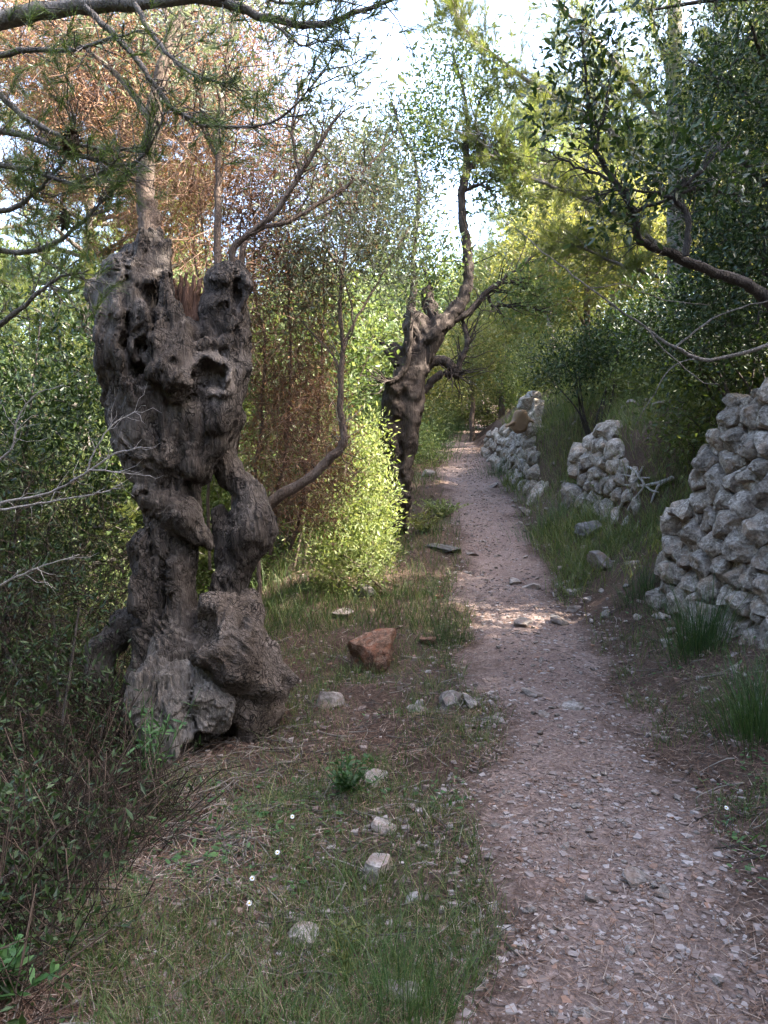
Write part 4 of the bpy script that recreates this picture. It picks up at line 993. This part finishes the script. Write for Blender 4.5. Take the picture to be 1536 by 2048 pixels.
copy_thing(P2, gz(5.7, 9.5), 'smaller pine added above the bank to dapple the forked trunk', 1.0, .7)  # pine copy added to throw dappled shade on the forked trunk
# ---- low growth that closes the slopes
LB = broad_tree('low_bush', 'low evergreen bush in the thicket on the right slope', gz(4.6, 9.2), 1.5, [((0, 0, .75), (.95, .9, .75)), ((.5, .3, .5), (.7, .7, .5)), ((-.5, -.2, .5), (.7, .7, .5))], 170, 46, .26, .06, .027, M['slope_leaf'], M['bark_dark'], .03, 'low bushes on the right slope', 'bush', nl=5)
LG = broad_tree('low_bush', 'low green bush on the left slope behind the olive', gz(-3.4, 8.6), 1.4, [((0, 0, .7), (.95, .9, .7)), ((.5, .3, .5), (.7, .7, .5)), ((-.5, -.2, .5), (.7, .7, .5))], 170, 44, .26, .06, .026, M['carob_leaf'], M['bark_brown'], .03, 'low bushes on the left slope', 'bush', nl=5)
for x, y, s_ in [(5.3, 7.6, 1.1), (4.2, 10.8, .8), (5.4, 11.6, 1.2), (4.4, 13.2, .9), (5.6, 14.2, 1.3), (4.7, 16.2, 1.1), (4.2, 18.6, 1.0), (5.6, 19.4, 1.4), (4.5, 22.2, 1.3), (6.4, 25, 1.7), (4.6, 6.0, .8), (6.2, 9.0, 1.4), (4.7, 8.7, 1.1), (4.0, 8.3, .95), (4.8, 34.5, 1.6), (3.4, 35.5, 1.5), (6.2, 34, 1.7), (5.2, 29, 1.2)]:  # a bush behind the near wall is added to keep sun off the path
    copy_thing(LB, gz(x, y), LB['label'], rng.uniform(0, 6.3), s_)
for x, y, s_ in [(-4.6, 9.8, 1.2), (-2.4, 11.0, 1.0), (-1.3, 12.2, .9), (-5.6, 12, 1.5), (-3.4, 13.4, 1.3), (-.4, 14.6, 1.0), (-2.0, 16.5, 1.3), (.3, 17.0, .9), (-4.4, 18, 1.6), (.6, 21.5, 1.2), (-1.2, 22, 1.5), (-6.8, 15, 1.7), (-3.2, 7.6, .8), (-4.4, 6.4, .9), (1.8, 31, 1.4), (.4, 28, 1.5), (-1.5, 30, 1.7)]:
    copy_thing(LG, gz(x, y), LG['label'], rng.uniform(0, 6.3), s_)
for k, (x, y, s_) in enumerate([(4.6, 29, 1.6), (1.0, 27, 1.4), (-.8, 36, 2.0), (4.2, 44, 2.2), (9, 40, 2.4), (13, 34, 2.4), (-5, 38, 2.2), (-10, 34, 2.4), (11, 24, 1.8), (1.2, 52, 2.6), (7, 55, 2.8), (-6, 52, 2.8), (14, 50, 3.0), (-14, 48, 3.0), (-14, 24, 2.2)]):
    copy_thing(BT if k % 3 else SH, gz(x, y), 'far tree in the wood closing the view', rng.uniform(0, 6.3), s_, 'far trees in the wood')

for (x, y, s_, a) in [(6.4, -3.0, 1.9, .4), (6.5, -.2, 2.0, 2.0), (6.3, 2.5, 1.9, 4.4), (9.0, 2.2, 2.1, 1.1), (9.0, -1.6, 2.4, 5.5)]:  # unseen trees added on the right slope to shade the foreground
    copy_thing(BT, gz(x, y), 'tall broadleaf tree added out of view on the slope for shade', a, s_, 'unseen shade trees on the slope')

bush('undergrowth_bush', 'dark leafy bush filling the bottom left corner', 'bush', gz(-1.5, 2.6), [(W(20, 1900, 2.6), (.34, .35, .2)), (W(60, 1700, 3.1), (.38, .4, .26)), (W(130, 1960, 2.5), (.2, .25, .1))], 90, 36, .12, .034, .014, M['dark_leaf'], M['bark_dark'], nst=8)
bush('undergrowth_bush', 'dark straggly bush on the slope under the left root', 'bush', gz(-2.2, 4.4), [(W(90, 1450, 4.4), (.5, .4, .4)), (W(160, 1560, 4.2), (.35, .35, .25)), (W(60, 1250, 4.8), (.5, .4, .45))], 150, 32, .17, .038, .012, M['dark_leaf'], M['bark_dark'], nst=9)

for (x, y, s_, a) in [(-3.6, -3.6, 1.8, .3), (-1.0, -8.6, 1.9, 1.7), (3.8, -6.5, 1.9, 3.0), (-6.2, -.6, 1.9, 4.2), (-7.0, -5.2, 2.1, 5.1), (1.2, -9.5, 2.2, .9), (-4.4, -9, 2.2, 2.4), (-6.8, 3.0, 1.8, 3.6)]:  # unseen wood around the camera, added to cut frontal sky light
    copy_thing(BT, gz(x, y), 'unseen broadleaf tree added around the camera to cut sky light', a, s_, 'unseen trees around the camera')
copy_thing(BT, gz(7.2, 10.2), 'broadleaf tree added on the upper slope to shade the forked tree', 2.2, 1.6, 'broadleaf trees')  # added upslope so that its shade falls on the forked tree
copy_thing(SH, gz(5.2, 8.2), 'shrub tree added behind the near wall to shade the path', .8, .8, 'sunlit shrub trees')  # mostly out of view, added to block the sun patch on the path

copy_thing(P1, gz(-3.3, 10.9), 'pine rising behind the brown thicket above the olive', 1.4, .85)
# ---------------------------------------------------------------- stones lying about
def place_rock(name, label, px, py, wpx, hpx, mat, i, cat='stone', group=None, sink=.62, rz=None, flat=1.0):
    p, d = G(px, py + hpx * .42); sx = wpx / 2 * d / FPX; sz = hpx / 2 * d / FPX
    o = add(name, rock_copy(mat, i), None, None, p + np.array([0, sx * .4, sz * .22]), (rng.normal(0, .22), rng.normal(0, .22), rng.uniform(0, 6.3) if rz is None else rz), (sx * 1.45, sx * 1.3, sz * 1.05 * flat))
    return tag(o, label, cat, group)
bd = add('boulder', mesh('boulder', rock_shape(77, ICO4, 16, .15), ICO4[1]), M['redrock']); p, d = G(742, 1346)
bd.location = p + np.array([0, .15, .14]); bd.scale = (.40, .33, .31); bd.rotation_euler = (.15, -.28, .5); tag(bd, 'rust red angular boulder standing alone beside the old olive', 'boulder')
for a in [
    ('stone', 'rounded pale stone below the red boulder near the burl', 650, 1392, 60, 54, 'rock', 1), ('stone', 'flat grey stone at the path edge below the red boulder', 835, 1416, 44, 30, 'rock', 2),
    ('stone', 'mossy pale stone bedded in the left path edge', 905, 1400, 56, 34, 'rock', 3), ('stone', 'small reddish stone on the left path edge above the boulder', 872, 1190, 26, 20, 'redrock', 4),
    ('stone', 'upright grey stone set in the middle of the path', 1044, 1242, 34, 32, 'rock', 5), ('stone', 'brown stone on the right path edge past the upright one', 1068, 1168, 40, 28, 'rock', 6),
    ('stone', 'dark pointed stone in the grass below the bright bush', 735, 1172, 46, 48, 'darkrock', 7), ('stone', 'flat pale slab in the sunlit grass behind the burl', 680, 1226, 52, 20, 'rock', 8),
    ('stone', 'long dark slab forming a step on the left path edge', 895, 1094, 76, 22, 'darkrock', 9), ('stone', 'lichen spotted stone behind the leafy herb on the verge', 752, 1545, 70, 56, 'rock', 0),
    ('stone', 'broad grey stone half buried in the left verge grass', 748, 1738, 84, 76, 'rock', 1), ('stone', 'pointed white topped stone in the foreground grass', 602, 1872, 66, 62, 'rock', 12),
    ('stone', 'pale stone in the bottom grass beside the path', 792, 1992, 90, 46, 'rock', 3), ('stone', 'small red stone in the foreground pine litter', 503, 1916, 30, 32, 'redrock', 4),
    ('stone', 'bluish flat stone embedded in the path, upper of a pair', 1070, 1388, 46, 24, 'rock', 5), ('stone', 'bluish flat stone embedded in the path, lower of a pair', 1091, 1426, 38, 20, 'rock', 6),
    ('stone', 'whitish stone embedded at the middle of the path', 1148, 1406, 50, 28, 'rock', 7), ('stone', 'flat jagged stone in the near path surface', 1278, 1764, 58, 30, 'rock', 8),
    ('stone', 'squarish grey stone at the near right of the path', 1328, 1786, 40, 36, 'rock', 9), ('stone', 'bluish stone at the bottom of the path', 1186, 2030, 38, 28, 'rock', 0),
    ('stone', 'pitted brown rock on the bank below the wall end', 1212, 1108, 70, 62, 'rock', 13), ('stone', 'dark tilted rock with pale top on the bank', 1178, 1052, 62, 52, 'darkrock', 14),
    ('stone', 'pale stone on the left edge of the path bend', 860, 940, 34, 26, 'rock', 4), ('stone', 'small pale stone where the bank meets the path', 1056, 1020, 32, 22, 'rock', 5),
    ('stone', 'flat stone crossing the left path edge', 990, 1438, 46, 20, 'rock', 6), ('stone', 'grey stone on the bank above the crumbled wall', 1272, 803, 30, 20, 'rock', 7),
    ('stone', 'pale stone high on the bank left of the near wall', 1330, 803, 40, 20, 'rock', 8), ('stone', 'white lump of rock on the slope by the dead branches', 1180, 1010, 30, 26, 'rock', 2),
    ('stone', 'orange stained stone tucked against the bank grass', 855, 1278, 34, 24, 'redrock', 8), ('stone', 'low grey stone at the right path edge by the bank', 1030, 1160, 34, 24, 'rock', 9),
    ('stone', 'flat stone lying on the bank foot under the brown rock', 1125, 1240, 46, 26, 'rock', 3), ('stone', 'tan stone beside the path at the right verge', 1145, 1215, 36, 22, 'rock', 1),
    ('stone', 'stone half hidden in grass beside the bluish pair', 945, 1405, 44, 30, 'rock', 5), ('stone', 'pale flat stone at the outer edge of the sunlit bend', 985, 970, 36, 14, 'rock', 2),
    ('stone', 'stone step at the path edge under the low green plant', 945, 1105, 40, 16, 'rock', 4), ('stone', 'mossy tan stone on the verge left of the gravel', 770, 1650, 60, 34, 'rock', 7),
]: place_rock(a[0], a[1], a[2], a[3], a[4], a[5], M[a[6]], a[7])
def path_mask(x, y):
    e = fbm(np.stack([x * 1.6, y * 1.6, x * 0], -1), 21, 4) * .3
    return np.abs((x - path_x(y)) / path_w(y) * .56) + e
def scatter(n, d0, d1, x0=-1.2, x1=1.2, k=.58):
    d = d0 * (d1 / d0) ** rng.random(n); x = rng.uniform(x0, x1, n) * d * k
    return x, d
for i in range(190):
    y = 2.0 * (12 / 2.0) ** rng.random(); x = path_x(y) + rng.normal(0, .42)
    s = rng.uniform(.010, .026) * (1 + .05 * y)
    o = add('loose_stone', rock_copy(M['rock'], int(rng.integers(0, 10))), None, None, (x, y, float(H(x, y)) + .008 + s * .25), (rng.normal(0, .3), rng.normal(0, .3), rng.uniform(0, 6.3)), (s * rng.uniform(.9, 1.5), s, s * rng.uniform(.5, .8)))
    tag(o, 'small pale stone lying loose on the gravel path', 'stone', 'loose stones on the path')
for i in range(60):
    y = rng.uniform(6.6, 13); x = path_x(y) + rng.uniform(.5, 1.7)
    s = rng.uniform(.025, .075)
    o = add('loose_stone', rock_copy(M['rock'], int(rng.integers(0, 10))), None, None, (x, y, float(H(x, y)) + s * .2), (rng.normal(0, .3), rng.normal(0, .3), rng.uniform(0, 6.3)), (s * rng.uniform(.9, 1.5), s, s * rng.uniform(.6, .9)))
    tag(o, 'grey stone spilled down the grassy bank between the walls', 'stone', 'stones spilled on the bank')
for i in range(26):
    y = rng.uniform(4.4, 6.7); x = wall_x(y) - rng.uniform(.08, .5); s = rng.uniform(.02, .06)
    o = add('loose_stone', rock_copy(M['wallstone_loose'], int(rng.integers(0, 10))), None, None, (x, y, float(H(x, y)) + s * .15), (rng.normal(0, .3), rng.normal(0, .3), rng.uniform(0, 6.3)), (s * rng.uniform(.9, 1.5), s, s * rng.uniform(.6, .9)))
    tag(o, 'small grey stone fallen at the foot of the near wall', 'stone', 'fallen stones at the wall foot')
# gravel
_cb = unit(np.array([[x, y, z] for x in (-1, 1) for y in (-1, 1) for z in (-1, 1)], float)); _cf = np.array([[0, 1, 3, 2], [4, 6, 7, 5], [0, 4, 5, 1], [2, 3, 7, 6], [0, 2, 6, 4], [1, 5, 7, 3]])
PEB = (_cb, np.concatenate([_cf[:, [0, 1, 2]], _cf[:, [0, 2, 3]]]))
n = 31000; yy = 1.7 * (22 / 1.7) ** rng.random(n); xx = path_x(yy) + rng.normal(0, .40, n)
keep = (path_mask(xx, yy) < .78) & (fbm(np.stack([xx * 2.2, yy * 2.2, xx * 0], -1), 41, 3) + rng.normal(0, .3, n) > -.28); xx, yy = xx[keep], yy[keep]; n = len(xx)
s = np.exp(rng.normal(math.log(.0068), .55, n)) * (1 + .03 * yy); s = np.clip(s, .0022, .024)
var = np.stack([PEB[0] * (1 + .2 * np.random.default_rng(q).standard_normal((8, 1))) + .12 * np.random.default_rng(q + 99).standard_normal((8, 3)) for q in range(24)])
sh = var[rng.integers(0, 24, n)] * np.stack([rng.uniform(.8, 1.4, n), rng.uniform(.8, 1.3, n), rng.uniform(.45, .8, n)], 1)[:, None, :]
a = rng.uniform(0, 6.3, n); ca, sa = np.cos(a)[:, None], np.sin(a)[:, None]
sh = np.stack([sh[..., 0] * ca - sh[..., 1] * sa, sh[..., 0] * sa + sh[..., 1] * ca, sh[..., 2]], -1) * s[:, None, None]
V = sh + np.column_stack([xx, yy, H(xx, yy) + .008 + s * .02])[:, None, :]
F = (PEB[1][None] + (np.arange(n) * 8)[:, None, None]).reshape(-1, 3)
tag(add('gravel', mesh('gravel', V.reshape(-1, 3), F, smooth=False), M['gravel']), 'pale pinkish gravel strewn over the earth path', 'gravel', kind='stuff')
# rubble on the verges and banks
n = 9000; xx, yy = scatter(n, 1.9, 16, -.75, 1.0)
keep = (path_mask(xx, yy) > .5) & (xx > -1.3) & (fbm(np.stack([xx * 1.4, yy * 1.4, xx * 0], -1), 43, 3) > -.05); xx, yy = xx[keep], yy[keep]; n = len(xx)
s = np.clip(np.exp(rng.normal(math.log(.009), .6, n)), .003, .022) * (1 + .05 * yy)
sh = var[rng.integers(0, 24, n)] * np.stack([rng.uniform(.8, 1.5, n), rng.uniform(.8, 1.4, n), rng.uniform(.5, .9, n)], 1)[:, None, :] * s[:, None, None]
V = sh + np.column_stack([xx, yy, H(xx, yy) + s * .2])[:, None, :]
F = (PEB[1][None] + (np.arange(n) * 8)[:, None, None]).reshape(-1, 3)
tag(add('rubble', mesh('rubble', V.reshape(-1, 3), F, smooth=False), M['gravel']), 'small broken stones scattered on the verges and bank', 'rubble', kind='stuff')

# ---------------------------------------------------------------- litter, grass, weeds
n = 120000; xx, yy = scatter(n, 1.7, 12, -1.15, 1.1)
dens = fbm(np.stack([xx * 1.1, yy * 1.1, xx * 0], -1), 51, 3); keep = (rng.random(n) < np.where(path_mask(xx, yy) < .5, .22, .62 + dens)) & (xx > -1.9); xx, yy = xx[keep], yy[keep]; n = len(xx)
pos = np.column_stack([xx, yy, H(xx, yy) + .012 + .02 * rng.random(n)]); dv = rng.standard_normal((n, 3)) * np.array([1, 1, .18])
V, F = leaves(pos, dv, .045 + .06 * rng.random(n), .0026 * (1 + .15 * yy), 'needle', .8)
tag(add('needle_litter', mesh('needle_litter', V, F, smooth=False), M['litter']), 'brown pine needle litter covering the ground beside the path', 'litter', kind='stuff')
def grass(name, label, n, d0, d1, x0, x1, cond, h, w, mat, lean=.45, clump=.05):
    nc = n // 9; xx, yy = scatter(nc, d0, d1, x0, x1); k = cond(xx, yy); xx, yy = xx[k], yy[k]
    xx = np.repeat(xx, 9) ; yy = np.repeat(yy, 9); m = len(xx); xx = xx + rng.normal(0, clump, m); yy = yy + rng.normal(0, clump, m)
    k = path_mask(xx, yy) > .5; xx, yy = xx[k], yy[k]; m = len(xx)
    b = np.column_stack([xx, yy, H(xx, yy) - .01]); hh = h * np.exp(rng.normal(0, .4, m)); V, F4, F3 = blades(b, rng.normal(0, lean, (m, 2)), hh, w * (1 + .12 * yy))
    return tag(add(name, mesh(name, V, F4, F3), mat), label, 'grass', kind='stuff')
def nz(x, y, s, sd): return fbm(np.stack([x * s, y * s, x * 0], -1), sd, 3)
grass('grass', 'fine short green grass in patches on the left verge', 60000, 1.7, 9, -.75, .4, lambda x, y: (x > -1.25) & (x < path_x(y) - .4) & (nz(x, y, 1.3, 61) + rng.normal(0, .14, len(x)) + .2 * sstep(-.9, .3, x) > -.01), .07, .0022, M['grass'])
grass('grass', 'thin green grass between the path and the near wall', 26000, 2.4, 9, .1, 1.15, lambda x, y: (x > path_x(y) + .45) & (x < wall_x(y) + .02) & (nz(x, y, 1.5, 63) + rng.normal(0, .15, len(x)) > .08), .08, .0022, M['grass'])
grass('grass', 'long soft grass covering the bank beyond the near wall', 56000, 6.6, 17, .2, .75, lambda x, y: (x > path_x(y) + .6) & (nz(x, y, .9, 65) + rng.normal(0, .2, len(x)) > -.02), .18, .003, M['bank_grass'], .55, .1)
grass('grass', 'green grass along the left side of the far path', 30000, 7, 26, -.6, .4, lambda x, y: (x < path_x(y) - .5) & (nz(x, y, .8, 67) + rng.normal(0, .2, len(x)) > -.2), .16, .003, M['grass'], .45, .12)
n = 9000; xx, yy = scatter(n, 1.8, 9, -.9, 1.1); keep = (path_mask(xx, yy) > .55) & (xx > -1.4) & (xx < wall_x(yy)) & (nz(xx, yy, 1.6, 71) > .08); xx, yy = xx[keep], yy[keep]; n = len(xx)
V, F = leaves(np.column_stack([xx, yy, H(xx, yy) + .01 + .03 * rng.random(n)]), rng.standard_normal((n, 3)) * np.array([1, 1, .25]) + np.array([0, 0, .2]), .028 * np.exp(rng.normal(0, .4, n)), .016 * np.exp(rng.normal(0, .4, n)), 'oval', .8)
tag(add('weeds', mesh('weeds', V, F, smooth=False), M['weed']), 'tiny broad leaved weeds sprinkled over the verges', 'weeds', kind='stuff')

def tuft(name, label, px, py, n, h, mat, spread=.08, lean=.5, w=.004, cat='grass tuft', group=None):
    p, d = G(px, py); t = thing(name, label, cat, p, group)
    b = p + rng.standard_normal((n, 3)) * np.array([spread, spread, 0]); b[:, 2] = H(b[:, 0], b[:, 1]) - .01
    V, F4, F3 = blades(b, (b[:, :2] - p[:2]) / (spread * 2) * lean + rng.normal(0, lean * .4, (n, 2)), h * np.exp(rng.normal(-.1, .3, n)), w)
    child('blades', V, (F4, F3), mat, t)['kind'] = 'stuff'; return t
tuft('grass_tuft', 'tall dark green grass tuft at the foot of the near wall', 1400, 1300, 420, .42, M['long_grass'], .09, .45)
tuft('grass_tuft', 'arching green grass tuft at the right picture edge', 1520, 1470, 480, .38, M['long_grass'], .1, .6)
tuft('grass_tuft', 'low green grass tuft on the bank under the wall end', 1290, 1190, 320, .22, M['long_grass'], .12, .6)
tuft('grass_tuft', 'soft green grass clump where the bank meets the path', 1090, 1060, 420, .24, M['long_grass'], .2, .5)
tuft('grass_tuft', 'bushy green grass clump beside the long slab', 1010, 945, 300, .35, M['long_grass'], .25, .5, .006)
tuft('grass_tuft', 'upright grass blades at the bottom edge beside the path', 830, 2040, 160, .2, M['long_grass'], .08, .4, .003)
tuft('grass_tuft', 'grass tuft growing by the red boulder', 895, 1285, 300, .16, M['long_grass'], .1, .5, .003)
tuft('grass_tuft', 'pale dry grass tuft on the crest of the bank', 1265, 745, 500, .55, M['pale_grass'], .3, .5, .005)
tuft('grass_tuft', 'pale grass clump above the crumbled wall', 1185, 800, 400, .5, M['pale_grass'], .3, .5, .006)
for (px, py, h, l) in [(845, 895, .7, 'tall sedge clump left of the far path bend'), (880, 882, .7, 'middle sedge clump at the far bend'), (905, 868, .7, 'farthest sedge clump on the left of the path'), (850, 920, .5, 'sedge clump right behind the forked trunk')]:
    tuft('sedge', l, px, py, 340, h, M['long_grass'], .35, .4, .01, 'sedge')
tuft('grass_tuft', 'short green grass tuft touching the near wall base', 1345, 1215, 200, .16, M['long_grass'], .12, .6, .003)
tuft('grass_tuft', 'yellowish grass hanging from the bank by the crumbled wall', 1140, 900, 360, .35, M['pale_grass'], .25, .5, .005)

def herb(name, label, px, py, n, h, spread, L, Wd, mat, cat='plant', stems=9, up=.4):
    p, d = G(px, py); t = thing(name, label, cat, p)
    st = []; lp, ld = [], []
    for i in range(stems):
        e = p + np.array([rng.normal(0, spread), rng.normal(0, spread), h * rng.uniform(.6, 1.1)]); q = spline([p, (p + e) / 2 + rng.standard_normal(3) * .02, e], [.003, .0015], 7); st.append(q)
        for k in range(n // stems):
            j = rng.uniform(.25, 1); x = q[0][int(j * 6)]; lp.append(x); ld.append(rng.standard_normal(3) * np.array([1, 1, .4]) + np.array([0, 0, up]))
    wood('stem', st, mat, t, 4, 0); V, F = leaves(np.array(lp), np.array(ld), L * np.exp(rng.normal(0, .25, len(lp))), Wd, 'oval', .6); child('leaves', V, (F,), mat, t, False); return t
herb('leafy_herb', 'leafy dark green herb on the verge below the pale stone', 690, 1590, 260, .22, .09, .035, .017, M['weed'], stems=16)
herb('leafy_herb', 'bright green low plant at the edge of the path bend', 885, 1035, 900, .3, .25, .045, .022, M['mastic_leaf'], stems=40)
herb('leafy_herb', 'leafy green plant under the forked tree trunk', 850, 1065, 500, .3, .2, .05, .024, M['sunny_leaf'], stems=24)
herb('leafy_herb', 'yellow green feathery sprig in the foreground grass', 690, 1950, 110, .16, .04, .03, .006, M['sunny_leaf'], stems=5)
herb('leafy_herb', 'green smilax sprig at the bottom left corner', 20, 2010, 120, .3, .1, .05, .02, M['weed'], stems=8)
herb('leafy_herb', 'green plant sprouting from the bank at the dead branches', 1195, 990, 220, .25, .15, .05, .025, M['mastic_leaf'], stems=12)
herb('fern', 'upright fern like sapling on the bank crest', 1170, 790, 420, 1.0, .12, .1, .014, M['mastic_leaf'], 'fern', 8)
herb('leafy_herb', 'dark climbing leaves beside the weathered root', 300, 1580, 190, .5, .13, .06, .014, M['weed'], stems=14, up=.1)
for px, py in [(585, 1655), (555, 1727), (505, 1785), (499, 1836), (1452, 1640)]:
    p, d = G(px, py); t = thing('daisy', 'small white daisy in the pine litter' if px < 1000 else 'white daisy on the right edge of the path', 'flower', p, 'daisies in the litter' if px < 1000 else None)
    c = p + np.array([0, 0, .045]); wood('stem', [spline([p, c], [.0012, .001], 4)], M['weed'], t, 4, 0)
    a = np.arange(12) / 12 * 6.283; V, F = leaves(np.repeat(c[None], 12, 0), np.column_stack([np.cos(a), np.sin(a) - .3, .25 + np.sin(a) * .5]), .013, .007, 'oval', .9); child('petals', V, (F,), M['petal'], t, False)
    child('flower_centre', ICO1[0] * .004 + c + np.array([0, -.002, .003]), (ICO1[1],), M['yellow'], t)

# ---------------------------------------------------------------- dead wood, stump, undergrowth
dz = lambda pts, r, lift=.04: spline([G(px, py)[0] + np.array([0, -.02, lift]) for px, py in pts], r, jit=.004)
db = thing('dead_branch', 'bleached dead branch with many forks lying at the broken wall end', 'branch', G(1280, 1000)[0])
for k, (pts, r) in enumerate([([(1165, 995), (1225, 980), (1290, 983), (1345, 965)], [.008, .014, .018, .022]), ([(1240, 945), (1270, 958), (1290, 990), (1315, 1000)], [.02, .016, .013, .010]),
                 ([(1240, 1035), (1262, 1000), (1275, 975), (1285, 955)], [.018, .015, .01]), ([(1300, 1015), (1315, 985), (1345, 965)], [.01, .016, .02]), ([(1225, 960), (1250, 965), (1300, 975)], [.005, .009, .012]), ([(1255, 1040), (1275, 1010), (1290, 990)], [.014, .012, .01])]):
    wood('branch', [dz(pts, r, .05 + .025 * (k % 3))], M['deadwood'], db, 7)
st = thing('tree_stump', 'pale orange cut stump on top of the distant wall', 'stump', W(1042, 828, 13.4))
V, F = carve([([W(1040, 850, 13.5), W(1042, 828, 13.4)], [.15, .12]), ([W(1040, 838, 13.5), W(1012, 850, 13.3)], [.05, .03]), ([W(1045, 836, 13.5), W(1064, 842, 13.4)], [.05, .025])], [(W(1042, 814, 13.4), (.25, .25, .06))], .02, .05, .04, .02, seed=31)
m_, nt_, bs_, _ = nodes_of('cut_wood'); bs_.inputs['Base Color'].default_value = (.24, .16, .10, 1); bs_.inputs['Roughness'].default_value = .9
child('body', V, (F,), m_, st)
# dead limbs of the near pine and the dark evergreen
dl = [pxline([(-400, 1120), (-60, 1030), (0, 1006), (100, 985), (180, 940), (235, 905), (285, 895)], [3.4, 3.2], [.014, .008, .006, .0045, .003], jit=.002), pxline([(180, 940), (250, 945), (310, 955)], 3.2, [.0045, .003, .002], jit=.002),
      pxline([(175, 942), (190, 900), (225, 850), (270, 825)], 3.2, [.0045, .003, .002], jit=.002), pxline([(-60, 1030), (60, 1010), (150, 995), (205, 985), (240, 970)], 3.15, [.006, .004, .002], jit=.002),
      pxline([(-60, 960), (20, 900), (35, 840), (70, 790), (130, 770)], 3.3, [.006, .004, .002], jit=.002), pxline([(-60, 1200), (20, 1160), (90, 1130), (160, 1110)], 3.2, [.005, .004, .002], jit=.002)]
for l in dl: wood('dead_twig', [l], M['deadwood'], pine, 6)
wood('twigs', shoots(dl, .7, .03, .16, .002), M['deadwood'], pine, 4)
for l in [pxline([(1030, 455), (1100, 515), (1180, 575), (1290, 655), (1350, 695), (1420, 718), (1540, 690), (1660, 640)], [5.4, 5, 5.2], [.003, .006, .010, .014, .018], jit=.004), pxline([(1290, 655), (1330, 700), (1400, 760), (1440, 770)], 5, [.006, .004, .002], jit=.004),
          pxline([(1350, 695), (1420, 640), (1500, 610), (1560, 600)], 5.1, [.008, .006, .004], jit=.004), pxline([(1180, 575), (1250, 570), (1330, 600), (1420, 610)], 5.1, [.004, .004, .003], jit=.004),
          pxline([(1420, 718), (1350, 730), (1300, 800), (1270, 850)], 5.2, [.006, .004, .002], jit=.004)]: wood('dead_limb', [l], M['bark_grey'], dark, 6)
tb = [((-2.2, 4.4, -.3), (.7, 1.0, .55), 2.2), ((-1.7, 3.2, -.2), (.5, .8, .35), 1.5), ((-2.6, 5.6, .1), (.9, .8, .9), 2.2), ((-2.9, 6.2, .6), (.9, .7, 1.2), 1.6), ((-1.35, 2.5, -.1), (.4, .6, .22), .9), ((-1.3, 3.4, -.05), (.35, .6, .25), .9), ((-1.75, 4.6, -.15), (.35, .5, .4), 1.0)]
V, F = tubes(tangle(tb, 8500, .42, .0024, .4), 3)
tag(add('undergrowth', mesh('undergrowth', V, F), M['dark_twig']), 'tangled dark dry vines and twigs below the olive on the left slope', 'undergrowth', kind='stuff')
cl = np.concatenate([in_ellipsoid(b[0], np.array(b[1]) * 1.0, int(130 * b[2]), .2) for b in tb])
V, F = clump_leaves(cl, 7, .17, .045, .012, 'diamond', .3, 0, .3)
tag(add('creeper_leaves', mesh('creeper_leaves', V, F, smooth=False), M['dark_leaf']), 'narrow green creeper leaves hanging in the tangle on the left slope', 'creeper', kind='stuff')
# twigs lying on the ground
tw = []
for i in range(1900):
    y = 1.8 * (7 / 1.8) ** rng.random(); x = rng.uniform(-1.5, .7) if rng.random() < .8 else rng.uniform(1.4, 2.4)
    if rng.random() < .4: x, y = rng.normal(-.9, .35), rng.normal(3.7, .7)
    if path_mask(np.array([x]), np.array([y]))[0] < .5: continue
    a = rng.uniform(0, 6.3); l = rng.uniform(.05, .28); t = np.linspace(-.5, .5, 6); c = rng.normal(0, .35)
    px_ = x + np.cos(a) * t * l - np.sin(a) * c * t * t * l; py_ = y + np.sin(a) * t * l + np.cos(a) * c * t * t * l
    tw.append((np.column_stack([px_, py_, H(px_, py_) + .015 + .02 * rng.random()]), np.linspace(.0032, .0014, 6) * rng.uniform(.6, 1.5)))
V, F = tubes(tw, 4); tag(add('twig_litter', mesh('twig_litter', V, F), M['grey_twig']), 'thin grey fallen twigs scattered in the litter', 'twigs', kind='stuff')
